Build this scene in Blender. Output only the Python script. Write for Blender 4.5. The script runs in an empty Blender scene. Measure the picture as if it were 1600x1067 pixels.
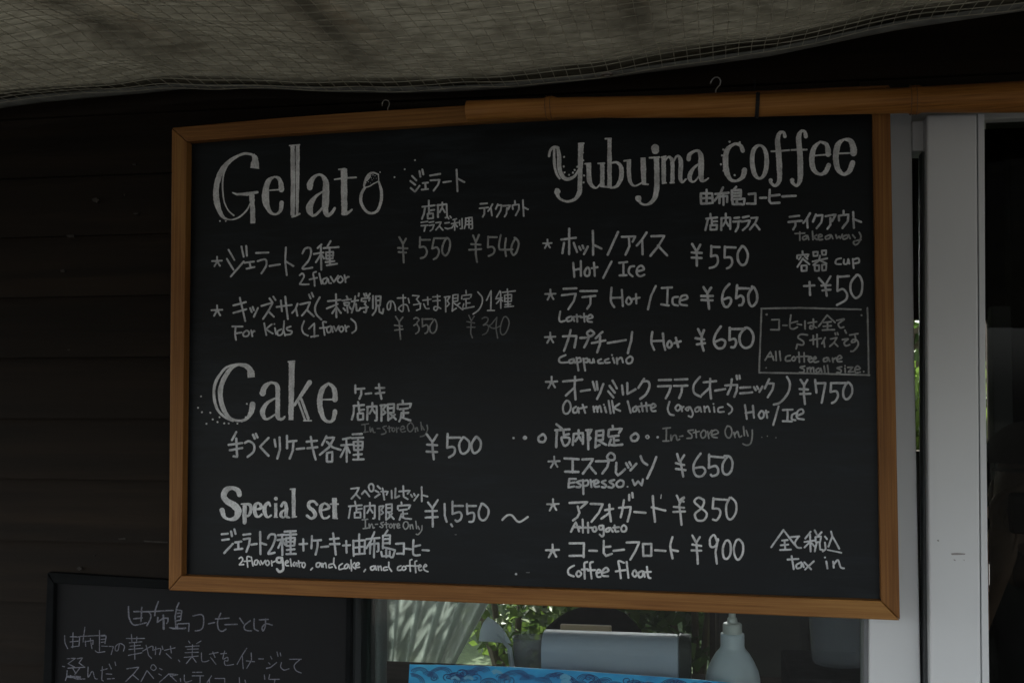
import bpy, bmesh, math, random
from mathutils import Vector, Matrix, noise

rad = math.radians
scene = bpy.context.scene
random.seed(11)

# ------------------------------------------------------------------ camera, world, sun, exposure
F_PX, CAM_Z, CAM_Y = 1800.0, 1.5, -1.9
YAW, PITCH = rad(10.0), rad(2.75)
cam_data = bpy.data.cameras.new('camera')
cam = bpy.data.objects.new('camera', cam_data)
scene.collection.objects.link(cam)
cam.location = (0, CAM_Y, CAM_Z)
cam.rotation_euler = (rad(90) + PITCH, 0, YAW)
cam_data.sensor_width = 36.0
cam_data.lens = 36.0 * F_PX / 1600.0
cam_data.clip_start, cam_data.clip_end = 0.05, 500
scene.camera = cam

SUN_ELEV, SUN_AZ = rad(48), rad(-14)          # the sun stands behind the shop; azimuth from +y towards +x
world = bpy.data.worlds.new('World')
scene.world = world
world.use_nodes = True
wn = world.node_tree
sky = wn.nodes.new('ShaderNodeTexSky')
sky.sky_type = 'NISHITA'
sky.sun_disc = False
sky.sun_elevation = SUN_ELEV
sky.sun_rotation = SUN_AZ
sky.dust_density = 4.0
hsv = wn.nodes.new('ShaderNodeHueSaturation')          # a hazy, paler sky
hsv.inputs['Saturation'].default_value = 0.26
wn.links.new(sky.outputs['Color'], hsv.inputs['Color'])
wn.links.new(hsv.outputs['Color'], wn.nodes['Background'].inputs['Color'])
wn.nodes['Background'].inputs['Strength'].default_value = 0.15
sun_data = bpy.data.lights.new('sun', 'SUN')
sun_data.energy, sun_data.angle, sun_data.color = 3.4, rad(0.5), (1.0, 0.95, 0.87)
sun = bpy.data.objects.new('sun', sun_data)
scene.collection.objects.link(sun)
sd = Vector((math.sin(SUN_AZ) * math.cos(SUN_ELEV), math.cos(SUN_AZ) * math.cos(SUN_ELEV), math.sin(SUN_ELEV)))
sun.rotation_euler = sd.to_track_quat('Z', 'Y').to_euler()
sun.location = sd * 20
scene.view_settings.view_transform = 'Standard'
scene.view_settings.look = 'None'
scene.view_settings.gamma = 1
scene.view_settings.exposure = EXPOSURE = 2.3
scene.render.engine = 'CYCLES'
scene.cycles.use_denoising = True
scene.cycles.max_bounces = 10
scene.cycles.transparent_max_bounces = 24

# ------------------------------------------------------------------ geometry of the view (used once, to measure real places from the photo)
CAM = Vector(cam.location)
ROT = cam.rotation_euler.to_matrix()

def ray(px, py):
    return ROT @ Vector(((px - 800.0) / F_PX, (533.5 - py) / F_PX, -1.0))

def P(px, py, Y):                              # point on the upright plane y = Y
    d = ray(px, py)
    return CAM + d * ((Y - CAM.y) / d.y)

def PZ(px, py, Z):                             # point on the level plane z = Z
    d = ray(px, py)
    return CAM + d * ((Z - CAM.z) / d.z)

B_LEFT = P(265, 560, -0.035)                   # the big board leans out from the wall on its right side
B_DIR = Vector((math.cos(rad(3)), -math.sin(rad(3)), 0))
B_N = Vector((-math.sin(rad(3)), -math.cos(rad(3)), 0))

def B(px, py, h=0.0):                          # point on the board's plane, h metres in front of it
    d = ray(px, py)
    o = B_LEFT + B_N * h
    return CAM + d * ((o - CAM).dot(B_N) / d.dot(B_N))

# ------------------------------------------------------------------ materials
def new_mat(name):
    m = bpy.data.materials.new(name)
    m.use_nodes = True
    nt = m.node_tree
    b = nt.nodes['Principled BSDF']
    return m, nt, b

def N(nt, kind, **kw):
    n = nt.nodes.new(kind)
    for k, v in kw.items():
        if k in n.inputs:
            n.inputs[k].default_value = v
        else:
            setattr(n, k, v)
    return n

def ramp(nt, src, stops):
    r = nt.nodes.new('ShaderNodeValToRGB')
    el = r.color_ramp.elements
    while len(el) < len(stops):
        el.new(0.5)
    for e, (p, c) in zip(el, stops):
        e.position = p
        e.color = c if len(c) == 4 else (*c, 1)
    nt.links.new(src, r.inputs['Fac'])
    return r

def coords(nt, scale=(1, 1, 1), rot=(0, 0, 0)):
    tc = nt.nodes.new('ShaderNodeTexCoord')
    mp = nt.nodes.new('ShaderNodeMapping')
    mp.inputs['Scale'].default_value = scale
    mp.inputs['Rotation'].default_value = rot
    nt.links.new(tc.outputs['Object'], mp.inputs['Vector'])
    return mp.outputs['Vector']

def bump(nt, b, src, strength=0.2, dist=0.002):
    n = nt.nodes.new('ShaderNodeBump')
    n.inputs['Strength'].default_value = strength
    n.inputs['Distance'].default_value = dist
    nt.links.new(src, n.inputs['Height'])
    nt.links.new(n.outputs['Normal'], b.inputs['Normal'])

def mat_noise(name, stops, scale=(8, 8, 8), detail=6, rough=0.6, bump_s=0.0, bump_d=0.002, rough_var=0.0, spec=0.5, rot=(0, 0, 0), nscale=1.0, dist=0.0):
    m, nt, b = new_mat(name)
    v = coords(nt, scale, rot)
    n = N(nt, 'ShaderNodeTexNoise', Scale=nscale, Detail=detail, Roughness=0.62, Distortion=dist)
    nt.links.new(v, n.inputs['Vector'])
    r = ramp(nt, n.outputs['Fac'], stops)
    nt.links.new(r.outputs['Color'], b.inputs['Base Color'])
    b.inputs['Roughness'].default_value = rough
    b.inputs['Specular IOR Level'].default_value = spec
    if rough_var:
        mr = N(nt, 'ShaderNodeMapRange')
        mr.inputs['To Min'].default_value = rough - rough_var
        mr.inputs['To Max'].default_value = rough + rough_var
        nt.links.new(n.outputs['Fac'], mr.inputs['Value'])
        nt.links.new(mr.outputs['Result'], b.inputs['Roughness'])
    if bump_s:
        bump(nt, b, n.outputs['Fac'], bump_s, bump_d)
    return m

def mat_wood(name, dark, mid, light, along='x', rough=0.5):
    m, nt, b = new_mat(name)
    s = (4.0, 60, 330) if along == 'x' else (330, 60, 4.0)
    v = coords(nt, s)
    n1 = N(nt, 'ShaderNodeTexNoise', Scale=1.0, Detail=7, Roughness=0.6, Distortion=0.6)
    nt.links.new(v, n1.inputs['Vector'])
    s2 = (2.6, 8, 14) if along == 'x' else (14, 8, 2.6)
    v2 = coords(nt, s2)
    n2 = N(nt, 'ShaderNodeTexNoise', Scale=1.0, Detail=3)
    nt.links.new(v2, n2.inputs['Vector'])
    mx = N(nt, 'ShaderNodeMath', operation='ADD')
    m2 = N(nt, 'ShaderNodeMath', operation='MULTIPLY')
    m2.inputs[1].default_value = 0.8
    nt.links.new(n2.outputs['Fac'], m2.inputs[0])
    nt.links.new(n1.outputs['Fac'], mx.inputs[0])
    nt.links.new(m2.outputs[0], mx.inputs[1])
    m3 = N(nt, 'ShaderNodeMath', operation='MULTIPLY')
    m3.inputs[1].default_value = 0.55
    nt.links.new(mx.outputs[0], m3.inputs[0])
    r = ramp(nt, m3.outputs[0], [(0.30, dark), (0.48, mid), (0.66, light)])
    nt.links.new(r.outputs['Color'], b.inputs['Base Color'])
    b.inputs['Roughness'].default_value = rough
    b.inputs['Specular IOR Level'].default_value = 0.22
    bump(nt, b, n1.outputs['Fac'], 0.35, 0.0012)
    return m

def mat_chalk(name, col, cover):
    m, nt, b = new_mat(name)
    v = coords(nt)
    n = N(nt, 'ShaderNodeTexNoise', Scale=430, Detail=4, Roughness=0.75)
    n2 = N(nt, 'ShaderNodeTexNoise', Scale=60, Detail=3)
    nt.links.new(v, n.inputs['Vector'])
    nt.links.new(v, n2.inputs['Vector'])
    r2 = ramp(nt, n2.outputs['Fac'], [(0.3, tuple(c * 0.66 for c in col)), (0.62, col)])
    nt.links.new(r2.outputs['Color'], b.inputs['Base Color'])
    b.inputs['Roughness'].default_value = 0.9
    b.inputs['Specular IOR Level'].default_value = 0.1
    mr = N(nt, 'ShaderNodeMapRange')
    mr.inputs['From Min'].default_value, mr.inputs['From Max'].default_value = 0.28, 0.60
    mr.inputs['To Min'].default_value, mr.inputs['To Max'].default_value = cover - 0.36, min(1.0, cover + 0.12)
    nt.links.new(n.outputs['Fac'], mr.inputs['Value'])
    tr = nt.nodes.new('ShaderNodeBsdfTransparent')
    mix = nt.nodes.new('ShaderNodeMixShader')
    nt.links.new(mr.outputs['Result'], mix.inputs['Fac'])
    nt.links.new(tr.outputs[0], mix.inputs[1])
    nt.links.new(b.outputs[0], mix.inputs[2])
    nt.links.new(mix.outputs[0], nt.nodes['Material Output'].inputs['Surface'])
    return m

def mat_cloth(name, col, trans, alpha=1.0, nscale=300, var=0.12, rough=0.8):
    """thin cloth or sheet: diffuse plus light let through, optionally see-through"""
    m, nt, b = new_mat(name)
    v = coords(nt)
    n = N(nt, 'ShaderNodeTexNoise', Scale=nscale, Detail=4)
    nt.links.new(v, n.inputs['Vector'])
    r = ramp(nt, n.outputs['Fac'], [(0.3, tuple(c * (1 - var) for c in col)), (0.7, tuple(min(1, c * (1 + var)) for c in col))])
    nt.links.new(r.outputs['Color'], b.inputs['Base Color'])
    b.inputs['Roughness'].default_value = rough
    t = nt.nodes.new('ShaderNodeBsdfTranslucent')
    nt.links.new(r.outputs['Color'], t.inputs['Color'])
    mix = nt.nodes.new('ShaderNodeMixShader')
    mix.inputs['Fac'].default_value = trans
    nt.links.new(b.outputs[0], mix.inputs[1])
    nt.links.new(t.outputs[0], mix.inputs[2])
    last = mix
    if alpha < 1:
        tr = nt.nodes.new('ShaderNodeBsdfTransparent')
        m2 = nt.nodes.new('ShaderNodeMixShader')
        m2.inputs['Fac'].default_value = alpha
        nt.links.new(tr.outputs[0], m2.inputs[1])
        nt.links.new(mix.outputs[0], m2.inputs[2])
        last = m2
    nt.links.new(last.outputs[0], nt.nodes['Material Output'].inputs['Surface'])
    return m

def mat_glass(name, tint=(0.93, 0.96, 0.95), ior=1.5):
    m, nt, b = new_mat(name)
    fr = N(nt, 'ShaderNodeFresnel', IOR=ior)
    tr = N(nt, 'ShaderNodeBsdfTransparent')
    tr.inputs['Color'].default_value = (*tint, 1)
    gl = N(nt, 'ShaderNodeBsdfGlossy', Roughness=0.0)
    mix = nt.nodes.new('ShaderNodeMixShader')
    nt.links.new(fr.outputs[0], mix.inputs['Fac'])
    nt.links.new(tr.outputs[0], mix.inputs[1])
    nt.links.new(gl.outputs[0], mix.inputs[2])
    nt.links.new(mix.outputs[0], nt.nodes['Material Output'].inputs['Surface'])
    return m

M = {}
M['frame_x'] = mat_wood('frame wood lengthwise', (0.11, 0.045, 0.011), (0.24, 0.102, 0.027), (0.37, 0.185, 0.052), 'x')
M['frame_z'] = mat_wood('frame wood upright', (0.11, 0.045, 0.011), (0.24, 0.102, 0.027), (0.37, 0.185, 0.052), 'z')
def mat_board():
    """black board paint: wiped chalk haze in broad smears, fine scratches, slight sheen"""
    m, nt, b = new_mat('chalkboard black')
    v = coords(nt, (2.0, 3, 3.4), (0, rad(24), 0))
    n1 = N(nt, 'ShaderNodeTexNoise', Scale=1.0, Detail=4, Roughness=0.55, Distortion=0.8)
    nt.links.new(v, n1.inputs['Vector'])
    v2 = coords(nt, (9, 20, 70), (0, rad(-18), 0))
    n2 = N(nt, 'ShaderNodeTexNoise', Scale=1.0, Detail=7, Roughness=0.65, Distortion=0.5)
    nt.links.new(v2, n2.inputs['Vector'])
    mu = N(nt, 'ShaderNodeMath', operation='MULTIPLY')
    nt.links.new(n1.outputs['Fac'], mu.inputs[0])
    nt.links.new(n2.outputs['Fac'], mu.inputs[1])
    r = ramp(nt, mu.outputs[0], [(0.14, (0.0020, 0.0038, 0.0052)), (0.26, (0.0038, 0.0068, 0.0092)), (0.40, (0.0115, 0.0170, 0.0215))])
    nt.links.new(r.outputs['Color'], b.inputs['Base Color'])
    mr = N(nt, 'ShaderNodeMapRange')
    mr.inputs['To Min'].default_value, mr.inputs['To Max'].default_value = 0.30, 0.52
    nt.links.new(n2.outputs['Fac'], mr.inputs['Value'])
    nt.links.new(mr.outputs['Result'], b.inputs['Roughness'])
    b.inputs['Specular IOR Level'].default_value = 0.25
    bump(nt, b, n2.outputs['Fac'], 0.06, 0.0006)
    return m
M['board'] = mat_board()
M['board2'] = mat_noise('old chalkboard', [(0.35, (0.006, 0.0063, 0.007)), (0.7, (0.011, 0.0115, 0.0125))], (3, 3, 3), 8, 0.6, 0.05, 0.0006, 0.06, 0.2)
M['board2_frame'] = mat_noise('black painted frame', [(0.35, (0.005, 0.0058, 0.0062)), (0.7, (0.0085, 0.0095, 0.010))], (4, 30, 30), 6, 0.75, 0.15, spec=0.08)
M['siding'] = mat_noise('dark stained boards', [(0.25, (0.0080, 0.0064, 0.0048)), (0.5, (0.0155, 0.0116, 0.0084)), (0.78, (0.029, 0.0205, 0.0140))], (1.4, 20, 26), 9, 0.62, 0.5, 0.003, 0.12, 0.1, dist=0.4)
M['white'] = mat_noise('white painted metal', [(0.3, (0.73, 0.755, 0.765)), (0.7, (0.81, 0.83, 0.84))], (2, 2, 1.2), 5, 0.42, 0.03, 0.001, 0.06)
M['white_shaded'] = mat_noise('white header with painted shade', [(0.3, (0.42, 0.42, 0.40)), (0.7, (0.52, 0.52, 0.49))], (2, 2, 2), 5, 0.6)  # white beam, its shadow tone put into the colour
M['gasket'] = mat_noise('dark gasket', [(0.3, (0.03, 0.034, 0.036)), (0.7, (0.045, 0.05, 0.052))], (4, 4, 4), 3, 0.5)
M['grey_edge'] = mat_noise('grey edge', [(0.3, (0.16, 0.17, 0.18)), (0.7, (0.22, 0.23, 0.24))], (4, 4, 4), 3, 0.5)
M['bamboo'] = mat_wood('bamboo skin', (0.13, 0.048, 0.010), (0.36, 0.152, 0.036), (0.50, 0.24, 0.07), 'x', 0.5)
M['cord'] = mat_noise('black cord', [(0.3, (0.01, 0.01, 0.01)), (0.7, (0.02, 0.02, 0.02))], (90, 90, 90), 3, 0.8)
M['steel'] = mat_noise('bare steel wire', [(0.3, (0.30, 0.285, 0.26)), (0.7, (0.42, 0.40, 0.37))], (40, 40, 40), 3, 0.3)
M['steel'].node_tree.nodes['Principled BSDF'].inputs['Metallic'].default_value = 0.9
M['bright'] = mat_chalk('chalk marker bright', (0.92, 0.94, 0.95), 1.0)
M['mid'] = mat_chalk('chalk marker', (0.80, 0.83, 0.86), 0.98)
M['dim'] = mat_chalk('chalk marker thin', (0.52, 0.54, 0.54), 0.84)
M['faint'] = mat_chalk('chalk marker faint', (0.36, 0.38, 0.385), 0.74)
M['violet'] = mat_chalk('chalk violet grey', (0.25, 0.255, 0.295), 0.8)
M['glass'] = mat_glass('window glass')
M['glass_dark'] = mat_glass('darkened door glass', (0.34, 0.36, 0.34), 1.2)  # dark tint and low ior hide the lit room and reflected sky
M['hem'] = mat_cloth('doubled hem', (0.26, 0.27, 0.25), 0.3, 1, 40, 0.25, 0.5)
M['node'] = mat_noise('bamboo node', [(0.3, (0.10, 0.04, 0.01)), (0.7, (0.22, 0.10, 0.03))], (60, 60, 60), 3, 0.5)
M['lawn'] = mat_noise('lawn', [(0.3, (0.018, 0.032, 0.010)), (0.7, (0.045, 0.075, 0.022))], (30, 30, 30), 8, 0.95, 0.5, 0.02)
M['ground'] = mat_noise('dark earth', [(0.25, (0.012, 0.011, 0.009)), (0.5, (0.022, 0.020, 0.016)), (0.8, (0.045, 0.041, 0.034))], (9, 9, 9), 9, 0.95, 0.4, 0.01)
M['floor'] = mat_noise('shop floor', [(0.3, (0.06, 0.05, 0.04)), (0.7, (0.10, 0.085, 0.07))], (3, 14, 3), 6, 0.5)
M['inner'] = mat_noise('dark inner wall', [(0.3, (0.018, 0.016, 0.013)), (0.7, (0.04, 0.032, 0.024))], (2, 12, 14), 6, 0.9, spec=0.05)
M['roof'] = mat_noise('roof metal', [(0.3, (0.10, 0.10, 0.10)), (0.7, (0.15, 0.15, 0.145))], (3, 3, 3), 4, 0.6)
M['drape'] = mat_cloth('grey green drape', (0.115, 0.138, 0.130), 0.15)
M['lace'] = mat_cloth('sheer curtain', (0.25, 0.29, 0.265), 0.38, 0.9)
M['hair'] = mat_noise('black hair', [(0.3, (0.004, 0.0036, 0.0035)), (0.7, (0.009, 0.008, 0.0075))], (30, 30, 200), 5, 0.9, spec=0.0)
M['skin'] = mat_noise('skin', [(0.3, (0.40, 0.24, 0.17)), (0.7, (0.47, 0.29, 0.21))], (20, 20, 20), 4, 0.55)
M['shirt_dark'] = mat_noise('dark shirt', [(0.3, (0.03, 0.03, 0.032)), (0.7, (0.045, 0.045, 0.048))], (60, 60, 60), 4, 0.9)
M['shirt_grey'] = mat_noise('grey shirt', [(0.3, (0.085, 0.085, 0.09)), (0.7, (0.12, 0.12, 0.125))], (60, 60, 60), 4, 0.9)
M['trouser'] = mat_noise('dark trousers', [(0.3, (0.02, 0.022, 0.03)), (0.7, (0.035, 0.037, 0.045))], (60, 60, 60), 4, 0.9)
M['cap'] = mat_noise('dark olive cap', [(0.3, (0.035, 0.042, 0.03)), (0.7, (0.055, 0.063, 0.046))], (60, 60, 60), 4, 0.9)
M['black'] = mat_noise('black plastic', [(0.3, (0.012, 0.012, 0.013)), (0.7, (0.02, 0.02, 0.021))], (30, 30, 30), 3, 0.9, spec=0.0)
M['machine'] = mat_noise('pale grey blue plastic', [(0.3, (0.32, 0.375, 0.44)), (0.7, (0.36, 0.415, 0.48))], (6, 6, 6), 4, 0.5, spec=0.3)
M['machine_side'] = mat_noise('dark green side', [(0.3, (0.02, 0.026, 0.022)), (0.7, (0.035, 0.042, 0.036))], (6, 6, 6), 4, 0.4)
M['tan'] = mat_noise('tan card', [(0.3, (0.30, 0.22, 0.13)), (0.7, (0.38, 0.29, 0.18))], (20, 20, 20), 4, 0.7)
M['bottle'] = mat_cloth('milky bottle plastic', (0.60, 0.68, 0.72), 0.3, 1, 20, 0.05, 0.28)
M['pump'] = mat_noise('pump plastic', [(0.3, (0.42, 0.45, 0.42)), (0.7, (0.5, 0.53, 0.5))], (20, 20, 20), 3, 0.35)
M['blue'] = mat_noise('printed blue', [(0.32, (0.012, 0.25, 0.62)), (0.5, (0.022, 0.40, 0.80)), (0.68, (0.05, 0.52, 0.86))], (14, 14, 22), 3, 0.35)
M['blue_line'] = mat_noise('dark blue ink', [(0.3, (0.006, 0.04, 0.16)), (0.7, (0.009, 0.06, 0.22))], (14, 14, 22), 3, 0.4)
M['blue_pale'] = mat_noise('pale blue ink', [(0.3, (0.12, 0.42, 0.66)), (0.7, (0.2, 0.5, 0.72))], (14, 14, 22), 3, 0.4)
M['clear'] = mat_cloth('cloudy plastic', (0.22, 0.25, 0.28), 0.4, 0.42, 40, 0.15, 0.25)
M['reflected'] = mat_cloth('pale reflection tone', (0.72, 0.79, 0.83), 0.35, 1, 30, 0.06, 0.6)
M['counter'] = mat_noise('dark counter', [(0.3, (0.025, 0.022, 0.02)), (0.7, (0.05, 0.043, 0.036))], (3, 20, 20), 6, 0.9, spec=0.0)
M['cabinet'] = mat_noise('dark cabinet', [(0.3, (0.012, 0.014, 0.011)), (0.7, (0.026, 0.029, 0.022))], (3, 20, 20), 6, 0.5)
M['bark'] = mat_noise('bark', [(0.3, (0.06, 0.045, 0.03)), (0.7, (0.13, 0.10, 0.07))], (30, 30, 6), 6, 0.9, 0.5, 0.01)
M['leaf_a'] = mat_cloth('green leaves', (0.05, 0.092, 0.02), 0.42, 1, 9, 0.45, 0.5)
M['leaf_b'] = mat_cloth('yellow green leaves', (0.09, 0.145, 0.026), 0.45, 1, 9, 0.4, 0.5)
M['scuff'] = mat_noise('scuffed paint', [(0.3, (0.28, 0.27, 0.26)), (0.7, (0.42, 0.41, 0.40))], (90, 90, 90), 4, 0.7)
M['bare'] = mat_noise('chipped bare wood', [(0.3, (0.014, 0.012, 0.010)), (0.7, (0.042, 0.037, 0.030))], (90, 90, 90), 4, 0.8)

def mat_sheet():
    """weathered translucent tarpaulin, milky with a faint woven grid, blotches and old stains"""
    m, nt, b = new_mat('weathered clear tarpaulin')
    v = coords(nt)
    big = N(nt, 'ShaderNodeTexNoise', Scale=4.5, Detail=6, Roughness=0.6)
    nt.links.new(v, big.inputs['Vector'])
    v2 = coords(nt, (26, 90, 60))
    fine = N(nt, 'ShaderNodeTexNoise', Scale=1.0, Detail=5, Roughness=0.7)
    nt.links.new(v2, fine.inputs['Vector'])
    ad = N(nt, 'ShaderNodeMath', operation='MULTIPLY_ADD')
    ad.inputs[1].default_value = 0.75
    nt.links.new(fine.outputs['Fac'], ad.inputs[0])
    sc = N(nt, 'ShaderNodeMath', operation='MULTIPLY')
    sc.inputs[1].default_value = 0.42
    nt.links.new(big.outputs['Fac'], sc.inputs[0])
    nt.links.new(sc.outputs[0], ad.inputs[2])
    r = ramp(nt, ad.outputs[0], [(0.40, (0.036, 0.0315, 0.020)), (0.57, (0.080, 0.071, 0.047)), (0.74, (0.155, 0.140, 0.096))])
    nt.links.new(r.outputs['Color'], b.inputs['Base Color'])
    b.inputs['Roughness'].default_value = 0.42
    bump(nt, b, fine.outputs['Fac'], 0.5, 0.004)
    t = nt.nodes.new('ShaderNodeBsdfTranslucent')
    nt.links.new(r.outputs['Color'], t.inputs['Color'])
    mix = nt.nodes.new('ShaderNodeMixShader')
    mix.inputs['Fac'].default_value = 0.6
    nt.links.new(b.outputs[0], mix.inputs[1])
    nt.links.new(t.outputs[0], mix.inputs[2])
    tr = nt.nodes.new('ShaderNodeBsdfTransparent')
    m2 = nt.nodes.new('ShaderNodeMixShader')
    m2.inputs['Fac'].default_value = 0.97
    nt.links.new(tr.outputs[0], m2.inputs[1])
    nt.links.new(mix.outputs[0], m2.inputs[2])
    nt.links.new(m2.outputs[0], nt.nodes['Material Output'].inputs['Surface'])
    return m
M['sheet'] = mat_sheet()
M['net'] = mat_cloth('pale net threads', (0.55, 0.53, 0.44), 0.4, 1, 60, 0.2, 0.6)

# ------------------------------------------------------------------ objects
def link(o):
    scene.collection.objects.link(o)
    return o

ORIGIN = {}

def thing(name, label, cat, loc=(0, 0, 0), group=None):
    o = link(bpy.data.objects.new(name, None))
    o.empty_display_size = 0.1
    o.location = loc
    o['label'], o['category'] = label, cat
    if group:
        o['group'] = group
    ORIGIN[o] = Vector(loc)
    return o

def obj(name, bm, mat, parent=None, label=None, smooth=False, bevel=0.0, seg=2, loc=None, recalc=True):
    """link a bmesh given in world coordinates as ONE mesh object"""
    if recalc:
        bmesh.ops.recalc_face_normals(bm, faces=bm.faces)
    o0 = ORIGIN[parent] if parent is not None else (Vector(loc) if loc is not None else Vector((0, 0, 0)))
    bmesh.ops.translate(bm, verts=bm.verts, vec=-o0)
    me = bpy.data.meshes.new(name)
    bm.to_mesh(me)
    bm.free()
    if smooth:
        for p in me.polygons:
            p.use_smooth = True
    o = link(bpy.data.objects.new(name, me))
    if mat is not None:
        me.materials.append(M[mat] if isinstance(mat, str) else mat)
    if parent is not None:
        o.parent = parent
    else:
        o.location = o0
    ORIGIN[o] = o0
    if bevel:
        md = o.modifiers.new('bevel', 'BEVEL')
        md.width, md.segments, md.limit_method, md.angle_limit = bevel, seg, 'ANGLE', rad(40)
    if label:
        o['label'] = label
    return o

def tag(o, label, cat, group=None):
    o['label'], o['category'] = label, cat
    if group:
        o['group'] = group
    return o

def struct(o):
    o['kind'] = 'structure'
    return o

def add_box(bm, a, b):
    x0, y0, z0 = a
    x1, y1, z1 = b
    vs = [bm.verts.new(p) for p in ((x0, y0, z0), (x1, y0, z0), (x1, y1, z0), (x0, y1, z0), (x0, y0, z1), (x1, y0, z1), (x1, y1, z1), (x0, y1, z1))]
    for f in ((0, 3, 2, 1), (4, 5, 6, 7), (0, 1, 5, 4), (1, 2, 6, 5), (2, 3, 7, 6), (3, 0, 4, 7)):
        bm.faces.new([vs[i] for i in f])

def box(a, b):
    bm = bmesh.new()
    add_box(bm, a, b)
    return bm

def add_prism(bm, front, back):
    """solid between two matching outlines"""
    f = [bm.verts.new(p) for p in front]
    k = [bm.verts.new(p) for p in back]
    n = len(f)
    bm.faces.new(f)
    bm.faces.new(k[::-1])
    for i in range(n):
        j = (i + 1) % n
        bm.faces.new((f[i], k[i], k[j], f[j]))

def add_slab(bm, pts, Y, depth):
    """photo outline stood up on the plane y = Y and given a real depth"""
    fr = [P(px, py, Y) for px, py in pts]
    add_prism(bm, fr, [p + Vector((0, depth, 0)) for p in fr])

def add_tube(bm, pts, radius, sides=10, cap=True):
    pts = [Vector(p) for p in pts]
    rs = radius if isinstance(radius, (list, tuple)) else [radius] * len(pts)
    rings = []
    t = (pts[1] - pts[0]).normalized()
    up = Vector((0, 0, 1)) if abs(t.z) < 0.9 else Vector((1, 0, 0))
    u = t.cross(up).normalized()
    for i, p in enumerate(pts):
        a = pts[max(i - 1, 0)]
        b = pts[min(i + 1, len(pts) - 1)]
        t = (b - a).normalized()
        u = (u - t * u.dot(t)).normalized()
        w = t.cross(u)
        rings.append([bm.verts.new(p + (u * math.cos(k * 2 * math.pi / sides) + w * math.sin(k * 2 * math.pi / sides)) * rs[i]) for k in range(sides)])
    for r0, r1 in zip(rings, rings[1:]):
        for k in range(sides):
            bm.faces.new((r0[k], r0[(k + 1) % sides], r1[(k + 1) % sides], r1[k]))
    if cap:
        bm.faces.new(rings[0][::-1])
        bm.faces.new(rings[-1])

def add_lathe(bm, c, prof, sides=40):
    rings = [[bm.verts.new((c[0] + r * math.cos(k * 2 * math.pi / sides), c[1] + r * math.sin(k * 2 * math.pi / sides), c[2] + z)) for k in range(sides)] for r, z in prof]
    for r0, r1 in zip(rings, rings[1:]):
        for k in range(sides):
            bm.faces.new((r0[k], r0[(k + 1) % sides], r1[(k + 1) % sides], r1[k]))
    bm.faces.new(rings[0][::-1])
    bm.faces.new(rings[-1])

def grid(fn, nu, nv):
    bm = bmesh.new()
    vs = [[bm.verts.new(fn(i / nu, j / nv)) for i in range(nu + 1)] for j in range(nv + 1)]
    for j in range(nv):
        for i in range(nu):
            bm.faces.new((vs[j][i], vs[j][i + 1], vs[j + 1][i + 1], vs[j + 1][i]))
    return bm

def lerp_table(tab, x):
    for (x0, y0), (x1, y1) in zip(tab, tab[1:]):
        if x <= x1:
            return y0 + (y1 - y0) * (x - x0) / (x1 - x0)
    return tab[-1][1]

# ------------------------------------------------------------------ chalk strokes
def catmull(pts, closed):
    out = []
    n = len(pts)
    for i in range(n - 1):
        p0 = pts[i - 1] if i > 0 else (pts[n - 2] if closed else pts[0])
        p1, p2 = pts[i], pts[i + 1]
        p3 = pts[i + 2] if i + 2 < n else (pts[1] if closed else pts[n - 1])
        for k in range(8):
            t = k / 8
            out.append(tuple(0.5 * (2 * b + (c - a) * t + (2 * a - 5 * b + 4 * c - d) * t * t + (3 * b - a - 3 * c + d) * t ** 3) for a, b, c, d in zip(p0, p1, p2, p3)))
    out.append(pts[-1])
    return out

LIFT = [0]

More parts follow.
